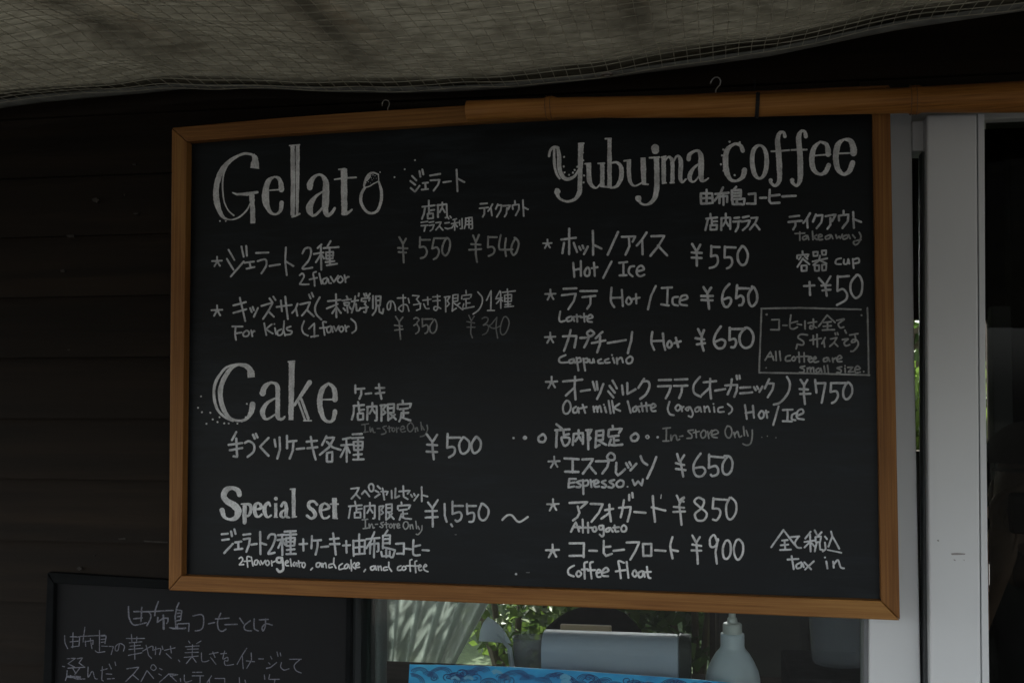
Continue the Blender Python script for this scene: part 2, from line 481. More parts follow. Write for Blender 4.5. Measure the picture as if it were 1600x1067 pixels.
def stroke(bm, place, crop, width, s):
    ox, oy, sc = CR[crop]
    smooth = s.startswith('~') or s.startswith('|~')
    flat = s.startswith('|') or s.startswith('~|')
    raw = []
    for tok in s.lstrip('~|').split():
        q = [float(a) for a in tok.split(',')]
        raw.append((ox + q[0] / sc, oy + q[1] / sc, (q[2] if len(q) > 2 else width) / sc))
    LIFT[0] += 1
    h = 0.0005 + (LIFT[0] % 60) * 0.000012
    seed = LIFT[0] * 3.7
    if len(raw) == 1:
        x, y, w = raw[0]
        c = bm.verts.new(place(x, y, h))
        ring = []
        for k in range(14):
            a = k * 2 * math.pi / 14
            rr = w / 2 * (1 + 0.18 * noise.noise((math.cos(a) + seed, math.sin(a), 0)))
            ring.append(bm.verts.new(place(x + rr * math.cos(a), y + rr * math.sin(a), h)))
        for k in range(14):
            bm.faces.new((c, ring[k], ring[(k + 1) % 14]))
        return
    if smooth:
        closed = (raw[0][0] - raw[-1][0]) ** 2 + (raw[0][1] - raw[-1][1]) ** 2 < 1.5 and len(raw) > 3
        raw = catmull(raw, closed)
    # even steps along the stroke
    pts = [raw[0]]
    for a, b in zip(raw, raw[1:]):
        L = math.hypot(b[0] - a[0], b[1] - a[1])
        n = max(1, int(L / 1.6))
        for k in range(1, n + 1):
            pts.append(tuple(u + (v - u) * k / n for u, v in zip(a, b)))
    # a hand does not draw ruler lines
    amp = 0.22
    pts = [(x + amp * noise.noise((x * 0.09, y * 0.09, seed)), y + amp * noise.noise((x * 0.09, y * 0.09, seed + 40)), w * (1 + 0.13 * noise.noise((i * 0.19, seed, 1.3)))) for i, (x, y, w) in enumerate(pts)]
    n = len(pts)
    L, R = [], []
    for i, (x, y, w) in enumerate(pts):
        a, b = pts[max(i - 1, 0)], pts[min(i + 1, n - 1)]
        dx, dy = b[0] - a[0], b[1] - a[1]
        l = math.hypot(dx, dy) or 1
        nx, ny = -dy / l, dx / l
        hh = h + i * 2.2e-7
        e1 = w / 2 * (1 + 0.16 * noise.noise((x * 0.8, y * 0.8, seed + 9)))
        e2 = w / 2 * (1 + 0.16 * noise.noise((x * 0.8, y * 0.8, seed + 17)))
        L.append(bm.verts.new(place(x + nx * e1, y + ny * e1, hh)))
        R.append(bm.verts.new(place(x - nx * e2, y - ny * e2, hh)))
    for i in range(n - 1):
        bm.faces.new((L[i], R[i], R[i + 1], L[i + 1]))
    if not flat:
        for i, sg in ((0, -1), (n - 1, 1)):
            x, y, w = pts[i]
            a, b = (pts[0], pts[1]) if i == 0 else (pts[n - 2], pts[n - 1])
            ang = math.atan2((b[1] - a[1]) * sg, (b[0] - a[0]) * sg)
            c = bm.verts.new(place(x, y, h))
            arc = [R[i] if sg > 0 else L[i]]
            for k in range(1, 5):
                t = ang - math.pi / 2 + math.pi * k / 5
                arc.append(bm.verts.new(place(x + w / 2 * math.cos(t), y + w / 2 * math.sin(t), h)))
            arc.append(L[i] if sg > 0 else R[i])
            for u, v in zip(arc, arc[1:]):
                bm.faces.new((c, u, v))

def write(text, place, parent):
    for name, label, strength, blocks in text:
        bm = bmesh.new()
        for crop, width, strokes in blocks:
            for s in strokes.split(';'):
                stroke(bm, place, crop, width, s)
        obj(name, bm, strength, parent, label, recalc=False)
# ------------------------------------------------------------------ the handwriting
# crops: origin and scale of the sheets the strokes were drawn on (photo pixels = origin + p / scale)
CR = {'A': (320, 220, 7.62), 'B': (460, 220, 7.62), 'C': (600, 240, 5.93), 'D': (320, 360, 5.93), 'E': (500, 440, 8.89),
      'F': (660, 440, 8.89), 'G': (300, 555, 5.93), 'H': (530, 580, 6.667), 'I': (335, 745, 7.115), 'J': (500, 745, 7.115),
      'K': (650, 745, 6.67), 'L': (850, 190, 6.154), 'M': (1080, 190, 5.333), 'N': (840, 345, 5.93), 'O': (1060, 345, 5.207),
      'P': (1180, 380, 4.847), 'Q': (840, 500, 6.667), 'R': (1060, 570, 5.333), 'S': (780, 650, 5.926), 'U': (1010, 650, 6.957),
      'V': (840, 760, 7.114), 'X': (1000, 760, 4.706), 'Y': (80, 930, 7.619), 'Z': (270, 930, 7.273)}

def star(cx, cy, r):
    f = lambda a, b: '%.0f,%.0f' % (cx + a * r, cy + b * r)
    return ';'.join([f(-1, -.12) + ' ' + f(1, -.2), f(.02, -1) + ' ' + f(.05, .1), f(.02, -.1) + ' ' + f(-.55, .95),
                     f(.02, -.1) + ' ' + f(.6, .85), f(-.35, -.05) + ' ' + f(.3, .1)])

# (part name, label or None, chalk strength, [(crop, stroke width in crop units, strokes), ...])
TEXT = [
 ('heading_lettering', 'Gelato heading in wide serif letters', 'bright', [
  ('A', 30, "~560,165,30 480,155,28 380,190,34 270,270,50 180,400,62 135,580,64 150,760,66 210,900,40 300,940,16 400,915,20 490,840,20 545,740,14;|~572,165,36 600,215,70 598,270,92 592,330,112;~290,265,14 225,400,18 212,560,18 230,720,16 280,830,14 345,890,20;330,620,14 380,640,26 500,635,40 625,615,30;|560,640,60 568,800,58 572,985,58;~830,430,20 760,480,56 725,600,78 730,740,78 780,850,40 850,875,26 900,830,40 915,740,56;~830,430,20 880,450,40 908,520,60 912,585,64;770,592,16 935,580,18;|1045,60,52 1050,500,54 1046,890,50;|1106,55,48 1104,500,44 1099,880,30;1008,60,14 1130,50,16;1040,905,26 1080,895,24 1130,870,22;180,957,20;250,957,20"),
  ('B', 30, "~185,560,70 190,500,66 240,430,40 300,405,28 350,440,50 376,520,76 372,700,80 368,820,70 390,885,50 440,865,40 480,805,30;~340,605,20 260,660,34 200,740,66 180,820,76 215,890,34 270,870,30 330,800,24;|590,335,76 592,600,76 595,850,72;530,345,20 600,337,24;~575,870,40 630,865,36 685,820,20;478,462,18 600,445,20 735,438,22;~840,560,30 795,640,34 795,740,36 850,835,32 920,865,28 990,830,34 1030,720,36 1035,600,34 1005,490,22;~830,540,26 850,460,30 900,395,30 950,385,20 1000,405,18;1000,405,12 1005,480,12;~825,560,14 890,545,14 940,515,14 1000,485,14;860,470,26 900,430,20;850,500,16;885,455,14;905,420,16;880,490,10;915,445,10;935,410,14;925,470,8;960,420,10;905,505,8;945,450,7;975,450,7;1020,376,16;1192,435,20"),
  ('C', 18, "287,63,16;192,147,16;97,220,16")]),
 ('subtitle_lettering', None, 'mid', [('C', 18, "260,210 300,250;245,255 288,290;248,320 288,355 330,300;328,165 338,215;355,150 365,195;360,275 408,270;383,280 385,330;350,335 408,330;428,205 520,190;432,250 515,245 500,290 460,345;550,268 620,258;672,150 680,350;685,235 745,265")]),
 ('column_lettering', None, 'mid', [('C', 17, "415,437 415,480;355,495 470,480;380,500 370,560 352,608;415,505 418,560;415,530 465,522;405,560 455,555 455,600 405,605 405,560;500,475 500,590;495,480 580,470 585,590 570,595;540,455 540,500 515,545;540,505 565,545"),
   ('C', 14, "590,590 600,605;612,580 622,595;345,640 405,630;345,670 405,665;385,670 372,720;418,640 460,632;420,668 465,660 450,700 428,718;480,642 530,635 510,675 480,708;515,675 545,710;565,645 605,640;~565,690 590,698 620,690;640,615 672,605;625,650 690,640;655,612 655,710;650,655 628,690;660,655 680,680;700,622 702,665;722,605 725,695 708,695;758,600 755,660 745,695;758,600 815,592 820,695 805,698;760,630 815,625;758,660 815,655;788,600 788,690")]),
 ('column_lettering', None, 'mid', [('C', 16, "893,468 955,462;885,508 965,500;930,508 930,560 915,588;1005,470 985,505 965,535;990,505 1000,575;1055,470 1035,515;1050,480 1090,478 1080,530 1045,588;1105,485 1170,480 1150,520;1140,505 1135,560 1118,585;1213,440 1215,470;1190,480 1195,515;1190,480 1250,472 1250,520 1220,575;1287,432 1295,580;1297,500 1335,518")]),
 ('price_lettering', None, 'dim', [('C', 18, "142,775 175,835;203,790 175,840 182,1010;130,875 218,880;135,912 205,918;335,775 330,870;335,800 425,800;~330,870 375,865 398,910 380,955 340,970;465,785 445,880;465,785 585,785;~445,880 490,870 510,910 490,960 460,980;~575,790 545,850 540,910 565,945 595,920 612,850 605,800 575,785")]),
 ('price_lettering', None, 'dim', [('C', 18, "825,760 850,820;880,755 850,825 850,930 862,1005;808,840 895,845;790,893 900,885;965,770 962,870;965,775 1045,775;~962,870 1005,865 1025,895 1010,930 970,950;~1082,755 1066,840 1068,880 1085,892 1190,888;1130,785 1120,880 1130,950;~1215,790 1185,850 1180,910 1200,940 1230,910 1248,840 1235,800 1210,780")]),
 ('star_mark', None, 'mid', [('D', 16, star(113, 290, 45))]),
 ('item_lettering', None, 'mid', [('D', 18, "220,180 275,275;205,265 265,365;240,428 360,290;340,150 360,245;383,145 390,235;370,300 455,290;415,300 425,345;388,355 460,340;475,210 590,205;~490,285 560,270 570,320 525,400;600,330 695,315;752,160 745,290 760,415;755,290 820,330;~905,215 930,170 975,165 985,210 960,280 905,350 945,355 995,345;1080,132 1045,165;1010,220 1100,205;1075,150 1080,365;1070,230 1030,295;1085,230 1105,260;1165,100 1130,160;1100,165 1240,155;1125,205 1190,200 1185,260 1125,265 1125,205;1125,235 1190,230;1155,165 1160,320;1120,295 1200,285;1130,325 1225,310")]),
 ('translation_lettering', None, 'mid', [('D', 16, "~880,415 905,400 920,430 885,490 890,500 965,500;~1030,385 1005,400 1015,460 1018,515;970,455 1040,440;1060,400 1082,495;~1130,440 1095,455 1095,490 1120,490 1140,450 1150,485 1170,490;1165,430 1195,480 1235,420;~1250,430 1230,465 1255,485 1280,460 1265,430 1248,430;1295,415 1305,480;~1305,450 1320,432 1335,430")]),
 ('star_mark', None, 'mid', [('D', 16, star(113, 745, 50))]),
 ('item_lettering', None, 'mid', [('D', 18, "265,695 380,665;265,765 385,730;325,625 350,730 375,840;420,720 435,755;445,710 455,740;492,720 455,800;525,700 630,670 590,745 540,820;590,750 640,800;600,630 625,665;635,615 655,645;665,710 805,690;705,650 715,750;745,615 770,820;860,680 840,730 810,765;845,730 858,790;885,685 975,665 950,730 900,790;950,740 1010,795;965,595 980,630;990,580 1005,615;~1065,620 1025,700 1030,770 1080,825"),
   ('E', 26, "110,272 285,253;95,374 245,312;222,175 228,495;215,370 170,440;235,360 290,435;370,205 385,235;310,262 430,245;335,295 410,290 400,330 345,330 335,295;375,335 385,430;325,370 350,400;410,350 430,380;440,275 530,260;490,205 475,320 440,430;500,310 510,405 545,400 560,365;540,165 535,200;610,170 625,205;640,165 650,195;695,170 665,215;575,270 580,235 690,225 680,265;600,275 640,270 620,315;620,310 650,350 635,430 610,420;570,372 665,355;735,200 735,370;775,205 845,205 835,330 780,335 775,205;785,265 830,260;785,340 770,410 730,465;820,340 825,420 870,445 880,380"),
   ('E', 20, "~985,270 975,370 945,390 935,330 965,275 1010,275 1040,330 1050,400;1075,230 1190,225;~1155,185 1155,400 1110,400 1095,365 1150,320 1210,330 1235,410;1225,235 1240,295;1285,195 1380,200 1340,245;1340,245 1395,310 1390,380 1340,400;1300,322 1400,305;1430,260 1540,245;1495,215 1500,320;~1440,310 1470,370 1515,375"),
   ('F', 20, "145,215 245,205;145,270 245,262;208,185 215,370;~215,365 190,400 160,385 170,350 220,355 255,375;305,215 385,205 345,265;320,215 325,420;345,265 375,310 340,345;425,195 415,410;425,190 495,180 490,270 425,275;425,235 490,228;415,405 470,370;430,290 480,330 560,390;520,300 480,330;605,125 608,165;545,240 548,195 685,180 670,220;570,245 650,235;605,245 610,360;610,300 660,295;575,310 555,380;560,375 610,370 715,348;~770,145 830,220 825,310 780,395 705,450;890,260 955,125 950,400;905,402 1000,400;1075,130 1025,220;1020,240 1105,225;1085,140 1090,370;1085,240 1030,305;1095,245 1115,270;1180,105 1180,140;1115,150 1290,130;1140,190 1240,180 1235,275 1145,280 1140,190;1145,235 1235,228;1185,150 1190,350;1150,320 1225,312;1145,352 1265,342")]),
 ('translation_lettering', None, 'mid', [('D', 16, "255,890 350,890;285,895 280,960 290,1015;285,955 340,945;~385,930 355,955 365,980 400,975 410,945 385,928;430,925 440,980;~440,950 455,930 462,935;550,860 570,970;620,870 565,915 630,955;650,905 660,960;645,868;~710,915 675,935 680,970 715,960 730,915;735,840 730,920 745,975;~795,890 760,905 770,925 805,935 795,960 755,965;~920,840 900,900 915,950 955,975;965,910 1015,860 1015,985;985,985 1050,975;~1125,850 1095,850 1100,900 1110,970;1065,905 1140,897;~1165,885 1130,905 1140,945 1165,935 1175,890 1185,940;1195,890 1215,935 1240,885;~1265,890 1245,915 1265,940 1285,915 1270,890;1300,880 1310,935;~1310,905 1325,890 1335,892;~1355,820 1395,860 1400,920 1365,950")]),
 ('price_lettering', None, 'dim', [('E', 22, "1050,485 1100,560;1150,495 1100,560 1105,640 1120,800;1035,605 1140,620;1040,675 1150,660;~1305,515 1340,500 1375,530 1345,580 1375,640 1370,690 1330,725;1305,610 1345,585;1420,515 1425,625;1415,520 1560,520;~1425,625 1480,600 1505,640 1490,700 1460,720"),
   ('F', 20, "~165,522 105,620 110,690 150,715 190,670 200,590 180,530")]),
 ('price_lettering', None, 'faint', [('F', 18, "645,470 680,545;720,480 680,545 675,640 670,720 695,780;615,555 725,575;620,632 730,632;~830,515 870,495 910,510 900,560 845,605;~845,605 900,600 920,640 890,710 835,740;~1035,495 960,590 930,620 1000,650 1090,610;1035,495 1020,640 1045,785;~1135,490 1090,600 1085,700 1120,740 1170,690 1205,590 1190,520 1145,490")]),
 ('heading_lettering', 'Cake heading in wide serif letters', 'bright', [
  ('G', 30, "~470,85,24 400,95,30 330,160,40 275,270,46 262,370,46 285,480,42 340,570,30 420,605,22 500,590,26 550,520,46 560,455,54;|~430,85,26 500,100,40 540,140,60 550,205,72;~400,85,18 310,120,24 225,235,26 203,360,26 230,490,26 300,570,22 380,610,16;~655,350,56 670,300,50 710,262,30 750,255,24 790,285,40 795,400,44 793,520,46 800,580,36 835,590,26 858,570,18;~775,395,16 700,440,30 655,510,50 665,570,36 700,590,20 775,545,16;|925,65,56 920,330,50 918,600,46;893,60,16 950,55,16;1090,250,44 1030,340,34 950,460,28;985,430,18 1048,598,18;1012,405,26 1078,585,26;1035,605,14 1105,605,14;~1265,260,20 1210,310,44 1185,400,50 1190,500,50 1225,590,34 1275,615,24 1310,590,36 1325,520,44;~1265,260,20 1310,300,40 1325,360,46 1325,410,46;1205,410,14 1345,410,16;84,380,18;56,486,18;92,527,18;170,532,18;255,573,17;192,593,17;236,618,18;134,634,18;299,630,18;340,631,18;421,632,16;462,615,14;498,573,16;534,507,16;508,449,16")]),
 ('item_lettering', None, 'mid', [('G', 21, "410,710 370,785;340,828 465,812;350,878 465,858;410,770 418,940 385,935;~490,810 530,795 575,830 570,890 515,940;565,735 582,770;592,725 607,760;710,765 630,845 710,930;765,780 775,845;812,760 815,870 790,955;880,745 880,860;885,800 968,790;940,800 935,880 905,955;970,867 1040,860;1062,800 1158,790;1070,860 1160,850;1100,755 1115,850 1145,965;1245,750 1205,830;1245,765 1320,760 1270,850 1185,920;1250,800 1300,850 1375,875;1250,905 1300,895 1300,985 1250,985 1250,905"),
   ('H', 22, "120,690 40,705;20,770 135,762;75,700 78,940;70,780 15,890;85,790 110,845;140,655 235,650;135,695 250,690;150,735 245,730 240,815 155,820 150,735;155,775 240,770;195,695 198,915;150,870 235,862;145,918 255,915")]),
 ('subtitle_lettering', None, 'mid', [('H', 22, "168,145 168,225;170,185 262,178;228,185 230,240 210,285;275,235 335,228;380,175 470,172;380,232 470,220;415,135 425,220 440,285;195,320 200,350;150,360 258,350;155,360 150,440 132,500;205,370 210,430;205,405 260,398;195,440 250,435 250,500 195,505 195,440;295,370 292,505;290,372 390,362 392,510 375,512;345,330 345,390 315,440;345,390 375,435;430,355 490,350 455,400 485,430 455,450;440,355 440,515;505,345 512,510;505,345 572,340 568,430 510,435;510,385 565,380;510,505 550,480;530,440 590,500;580,450 550,475;660,305 665,335;610,390 610,345 750,335 735,375;630,395 715,385;668,395 670,470;670,435 720,430;650,430 640,490 625,520;645,475 690,495 740,510")]),
 ('translation_lettering', 'faint In-store Only line', 'faint', [('H', 14, "235,555 305,545;268,550 270,630;255,635 300,628;~320,580 325,630 345,590 355,630 375,635;395,595 425,595;~490,570 455,585 485,620 480,645 440,655;520,570 525,630;505,590 545,585;~560,590 550,615 570,625 580,600 560,590;595,585 600,635;600,600 620,588;~635,605 680,595 665,570 640,590 650,630 690,625;~740,535 710,570 720,620 750,625 775,580 755,540 735,538;790,590 795,630;~795,605 810,585 820,620;850,530 860,610;865,575 885,610;~915,560 920,610 890,665 845,680")]),
 ('price_lettering', None, 'mid', [('H', 24, "910,655 970,735;1020,660 970,740 975,820 985,915;915,762 1020,770;910,835 1020,840;1130,650 1125,790;1130,690 1260,690;~1125,795 1180,785 1205,810 1195,860 1145,895;~1290,690 1250,760 1265,840 1305,855 1350,810 1355,740 1320,700 1285,690;~1425,685 1378,760 1390,835 1420,850 1465,810 1475,740 1445,690 1420,685")]),
 ('heading_lettering', 'Special set heading in bold serif letters', 'bright', [('I', 30, "~278,195,60 262,150,56 200,120,44 130,145,62 105,215,66 150,275,66 220,315,76 265,375,76 240,450,56 170,470,30 110,440,40 85,370,60;|335,300,46 335,510,44;335,505,42;300,300,16 340,295,18;~350,300,22 395,310,36 405,360,38 385,420,30 345,440,16;~490,285,20 455,310,40 445,370,44 465,430,36 495,440,24 525,415,26;~490,285,20 515,310,34 518,345,34 455,360,16;~620,320,24 600,285,30 565,320,40 558,380,44 575,430,34 600,445,20 630,425,22;|680,290,36 682,445,34;683,240,44;665,445,14 700,445,14;~745,320,36 765,285,28 790,290,30 800,350,44 798,430,40 835,450,20;~785,360,16 745,390,30 740,430,34 770,450,18 795,420,12;|880,140,44 882,445,40;845,135,18 895,132,18;865,448,14 912,440,16;~1140,305,30 1105,270,26 1055,280,36 1050,330,40 1100,375,44 1120,425,40 1080,460,26 1030,430,32;~1225,290,20 1190,320,38 1180,380,40 1205,450,26 1250,455,22 1275,435,24;~1225,290,20 1260,310,30 1270,345,30 1190,372,16;|1335,230,52 1338,455,52;1290,300,18 1375,300,18;1320,455,20 1365,460,20")]),
 ('subtitle_lettering', None, 'mid', [('J', 20, "345,130 435,120 400,185 350,240;395,185 445,235;465,190 500,150 550,215;~565,75 540,105 560,155 590,150 595,100 570,75;640,100 670,130;615,150 650,170;610,225 665,190;680,160 755,160 740,195;695,125 715,250;795,150 800,235;840,125 835,235 880,210;880,160 1000,150 975,185;925,100 930,220 975,245;1010,195 1025,220;1045,185 1055,205;1095,195 1045,260;1130,110 1132,270;1140,200 1195,215;390,270 395,305;320,325 465,312;340,330 318,455;405,325 405,385;405,360 465,350;385,395 450,390 450,450 385,452 385,395;495,325 492,450;495,325 610,315 608,455 590,460;555,285 555,345 525,400;555,350 585,395;660,325 710,320 680,365 705,395 680,415;660,325 660,470;735,310 735,475;735,305 800,300 798,385 740,390;740,345 795,340;740,470 775,445;760,395 820,465;800,405 770,430;905,280 908,310;865,355 865,320 1005,310 985,350;880,370 965,360;920,370 925,440;925,410 970,405;905,410 885,475;900,440 950,460 1015,465")]),
 ('translation_lettering', None, 'dim', [('J', 15, "470,475 530,468;505,475 505,570;480,572 535,565;~545,520 550,565 565,530 580,525 590,565 605,560;615,525 640,522;~705,500 675,515 700,540 690,560 665,550;735,500 740,565;715,525 760,520;~785,520 770,545 785,565 805,545 790,520;820,520 825,570;825,535 845,520;~855,545 885,535 870,515 855,540 865,565 890,560;~940,500 925,545 950,580 980,550 975,505 945,498;1000,530 1005,575;~1005,545 1025,530 1035,575;1065,490 1075,570;1090,545 1105,580;~1135,540 1130,590 1095,635 1070,635")]),
 ('price_lettering', None, 'mid', [('K', 22, "125,265 172,325;228,238 172,325 175,515;98,355 218,352;100,422 225,415;298,280 300,400 320,465;365,490 378,512;380,255 380,385;380,300 490,300;~380,385 450,365 475,395 465,440 430,462 410,450;530,280 535,385;530,300 625,300;~535,385 590,370 608,400 595,460 555,465;~685,285 655,360 665,430 705,450 745,410 755,340 720,295 680,280")]),
 ('price_lettering', None, 'bright', [('K', 22, "~900,445 950,400 1000,400 1050,455 1090,465 1165,415")]),
 ('chalk_speck', None, 'mid', [('K', 22, "1043,1010,26")]),
 ('chalk_speck', None, 'faint', [('K', 22, "1150,993,8 1180,993,10")]),
 ('chalk_speck', None, 'faint', [('K', 22, "405,600,8 420,600,8")]),
 ('item_lettering', None, 'mid', [('I', 24, "80,635 150,628;85,700 160,690;110,845 205,740;185,605 195,655;222,580 235,630;230,725 300,715;265,725 268,795;225,805 310,795;320,640 400,632;325,690 395,680 385,750 355,830;410,750 470,742;508,610 512,855;515,730 575,750;~595,680 620,640 670,640 675,690 640,780 600,845 625,850 670,840;705,645 780,640;700,700 775,690;752,640 755,865;745,710 710,785;762,710 785,750;780,605 905,600;790,642 910,635;795,680 895,675 890,760 800,765 795,680;800,720 890,715;845,610 848,850;805,810 890,800;800,855 905,852;945,745 1030,740;988,690 990,815;1085,655 1078,790;1085,705 1185,700;1150,705 1145,780 1125,860;1185,778 1265,770;1285,690 1380,680;1285,745 1390,742;1320,625 1335,740 1350,860"),
   ('J', 23, "255,760 335,755;292,710 295,840;370,705 375,875;370,710 500,700 495,850;435,635 438,850;375,785 495,770;375,858 500,850;605,610 565,710 515,790;515,690 660,675;560,740 555,850;555,745 650,735 650,820 635,825;605,700 600,890;750,590 720,640;700,650 700,790;700,650 780,645 775,740;705,690 775,685;705,735 775,730;700,778 835,810 810,890 790,890;680,830 690,880 770,875;735,810 738,890;775,825 775,880;845,740 935,735 930,855;855,850 930,850;950,795 1010,800;~1040,700 1035,840 1060,870 1110,865;1045,770 1115,755;1140,810 1210,815")]),
 ('translation_lettering', None, 'bright', [('I', 17, "~275,905 300,890 315,920 285,965 280,975 325,970;~395,885 365,885 365,940 370,1000;330,935 400,930;410,890 430,985;~475,920 450,930 445,970 475,970 485,930 510,975;515,930 535,970 565,925;~590,925 568,955 590,980 610,955 592,925;635,930 640,985;640,950 670,935;~745,895,26 700,900,26 695,940,26 740,945,26 750,890,26 765,990,28 760,1035,28 720,1050,28 695,1020,24;~790,955 820,945 810,925 790,945 795,980 825,985;845,910 855,990;~890,945 875,970 890,990 910,950 920,990;935,930 945,1000;925,955 965,950;~985,950 975,985 995,1005 1010,970 990,950;1090,1010 1072,1030;~1165,950 1135,960 1135,995 1165,995 1180,955 1195,1000;1200,960 1210,1000;~1210,970 1235,955 1245,1005;~1310,965 1275,975 1275,1005 1310,1000;1330,900 1325,960 1350,1010"),
   ('J', 17, "~250,960 215,985 215,1025 265,1015;~300,965 275,985 275,1015 305,1005 315,970 330,1015;345,920 350,1040;385,950 350,985 395,1020;~395,985 435,970 425,950 400,965 400,1000 440,1000;505,1025 488,1050;~600,985 565,1000 570,1030 600,1025 615,985 625,1030;645,990 650,1035;~650,1005 675,990 685,1035;~745,1000 710,1005 710,1035 750,1030;765,945 765,1000 795,1045;~900,985 865,1000 865,1035 905,1030;~930,990 912,1015 930,1035 955,1015 935,990;~1020,915 1000,930 1000,985 1005,1045;960,985 1050,985;~1075,930 1055,945 1060,1000 1065,1060;1040,990 1100,985;~1100,1005 1125,990 1110,975 1095,1000 1105,1035 1130,1030;~1150,1000 1185,985 1170,970 1150,1000 1165,1035 1200,1050")]),
 ('heading_lettering', 'large coffee heading in serif letters over the right column', 'bright', [
  ('L', 24, "~48,335,22 60,280,24 95,248,26 135,255,30;~|98,250,22 100,400,26 120,500,24 155,555,20;~130,250,26 145,330,40 148,450,42 180,530,40 230,555,34 290,530,26 330,470,20;|~355,212,52 350,400,48 345,600,44 340,680,44 300,745,34 220,770,24 150,740,24 125,690,40;128,678,58;126,665,50;335,215,20 380,212,20;193,342,20;190,434,20;197,491,20;241,514,20;279,493,20;295,467,20;320,437,20;374,300,20;377,374,20;366,440,20;386,520,20;381,587,20;|~430,405,46 435,550,46 455,610,36 500,640,18 545,600,18;395,408,16 445,405,18;|560,405,44 560,630,44;520,405,16 580,402,18;555,625,18 608,630,18;|630,165,40 630,640,44;590,168,18 645,165,16;~650,400,18 700,395,26 740,440,42 742,540,44 700,620,30 640,640,16;|~815,370,40 818,520,40 835,590,30 875,620,16 940,590,16;770,380,16 830,372,18;|952,348,50 960,600,48;950,600,20 1000,605,18;1068,258,76;1072,280,70;|~1080,350,50 1085,500,50 1080,680,50 1040,770,36 980,800,20 930,785,24 908,740,40;1015,350,18 1110,345,18;908,742,62;|1150,340,44 1152,595,40;|~1165,380,16 1190,345,20 1215,350,30 1235,400,40 1235,590,38;~1250,380,16 1270,340,20 1300,340,30 1315,400,42 1312,540,40 1330,585,22 1365,555,18;1140,595,16 1175,590,16;1215,590,18 1250,588,18;1130,345,16 1170,335,16;~1390,365,40 1400,320,38 1450,285,26 1490,290,30 1510,350,50 1508,480,54 1515,560,40 1545,570,20 1580,545,14;~1485,410,16 1430,460,34 1400,530,44 1415,575,26 1450,575,18 1495,520,16"),
  ('M', 24, "~430,245,36 410,200,30 360,190,24 300,240,40 285,330,48 295,420,46 330,485,28 380,495,22 430,460,36 445,405,46;320,170,18;405,175,18;268,235,18;258,284,18;248,358,18;270,410,18;308,446,18;362,448,18;~570,200,20 520,240,36 508,340,40 530,440,36 570,475,22 610,440,34 628,350,38 620,250,34 575,200,20;~780,125,30 770,92,24 735,100,30 720,160,44 728,260,46 735,400,44 735,490,36 700,535,24 665,510,26 662,490,36;668,250,14 815,240,16;~955,125,34 945,85,24 915,85,26 895,140,44 905,260,48 910,400,46 905,490,38 880,535,24 845,510,28 842,490,38;835,238,14 962,235,16;~1075,170,18 1025,220,40 1005,310,44 1020,400,40 1070,440,24 1120,420,36 1145,365,40;~1075,170,18 1125,190,34 1140,240,44 1140,275,44;1020,285,14 1160,275,14;~1275,150,18 1225,190,44 1205,290,48 1220,390,46 1270,440,28 1320,410,40 1345,345,46;~1275,150,18 1325,160,40 1350,215,52 1352,265,54;1230,268,14 1370,262,14")]),
 ('subtitle_lettering', None, 'mid', [('M', 20, "80,600 82,685 180,680 175,600 80,600;128,570 128,685;82,640 178,638;265,550 240,605 195,660;200,605 310,595;235,625 235,680;235,625 300,620 300,670;268,600 270,695;375,545 355,570;338,575 340,660;338,575 415,570 412,625;340,598 412,595;340,622 412,620;338,648 445,645 440,690 425,692;345,665 345,690 415,688;380,655 380,690;480,605 535,600 535,685;465,685 535,685;575,637 625,635;655,570 650,660 665,682 735,678;655,620 735,612;760,625 870,620")]),
 ('column_lettering', None, 'mid', [('M', 18, "160,770 162,800;125,810 215,800;140,815 118,905;172,815 172,855;172,835 215,832;160,865 215,862 212,900 160,902 160,865;252,805 250,905;252,805 325,800 325,895;288,770 288,830 265,870;290,835 312,870;360,805 400,800;350,835 415,830;395,835 390,880 370,915;430,800 480,790;420,835 490,825 470,870 430,905;500,805 555,800 530,850 490,900;530,850 570,900")]),
 ('column_lettering', None, 'mid', [('M', 18, "820,795 900,785;810,838 920,828;868,838 868,870 850,900;990,765 960,815 935,845;965,815 970,885;1040,775 1015,835;1040,785 1095,780 1085,840 1045,890;1120,790 1205,775 1175,830;1160,805 1160,860 1135,895;1270,745 1270,775;1230,790 1232,825;1230,785 1310,775 1305,830 1260,888;1350,755 1355,885;1360,815 1415,838")]),
 ('translation_lettering', None, 'dim', [('M', 14, "905,920 905,990;865,935 945,930;~960,950 930,965 935,985 960,975 968,950 980,985;1010,915 1015,985;1045,945 1015,965 1050,985;~1060,965 1090,955 1075,940 1060,955 1065,985 1095,982;~1155,945 1120,960 1125,980 1155,970 1165,945 1180,975;1205,945 1215,975 1232,955 1245,975 1260,940;~1295,945 1265,960 1270,980 1300,970 1310,945 1325,975;1345,945 1365,970;~1400,925 1415,960 1395,1010 1365,1028 1355,1000 1415,985")]),
 ('star_mark', None, 'mid', [('N', 16, star(90, 215, 40))]),
 ('item_lettering', None, 'mid', [('N', 21, "220,175 355,158;292,75 292,310;245,205 230,300;335,205 365,290;385,240 400,270;415,230 425,255;465,240 430,310;512,95 515,315;520,225 590,258;745,105 650,315;780,150 905,145 880,195;845,165 850,240 815,315;1010,110 960,185 920,230;970,185 972,310;1055,145 1175,140 1120,235 1045,325;1115,230 1200,322")]),
 ('translation_lettering', None, 'mid', [('N', 20, "330,390 340,520;400,375 402,510;340,455 400,445;~460,435 435,475 445,510 475,505 482,460 462,432;522,390 530,510;500,440 555,430;685,378 608,530;755,390 830,382;795,390 795,500;760,508 825,505;~895,420 855,430 845,480 880,515;~920,470 985,450 960,415 925,440 920,490 950,515 990,500")]),
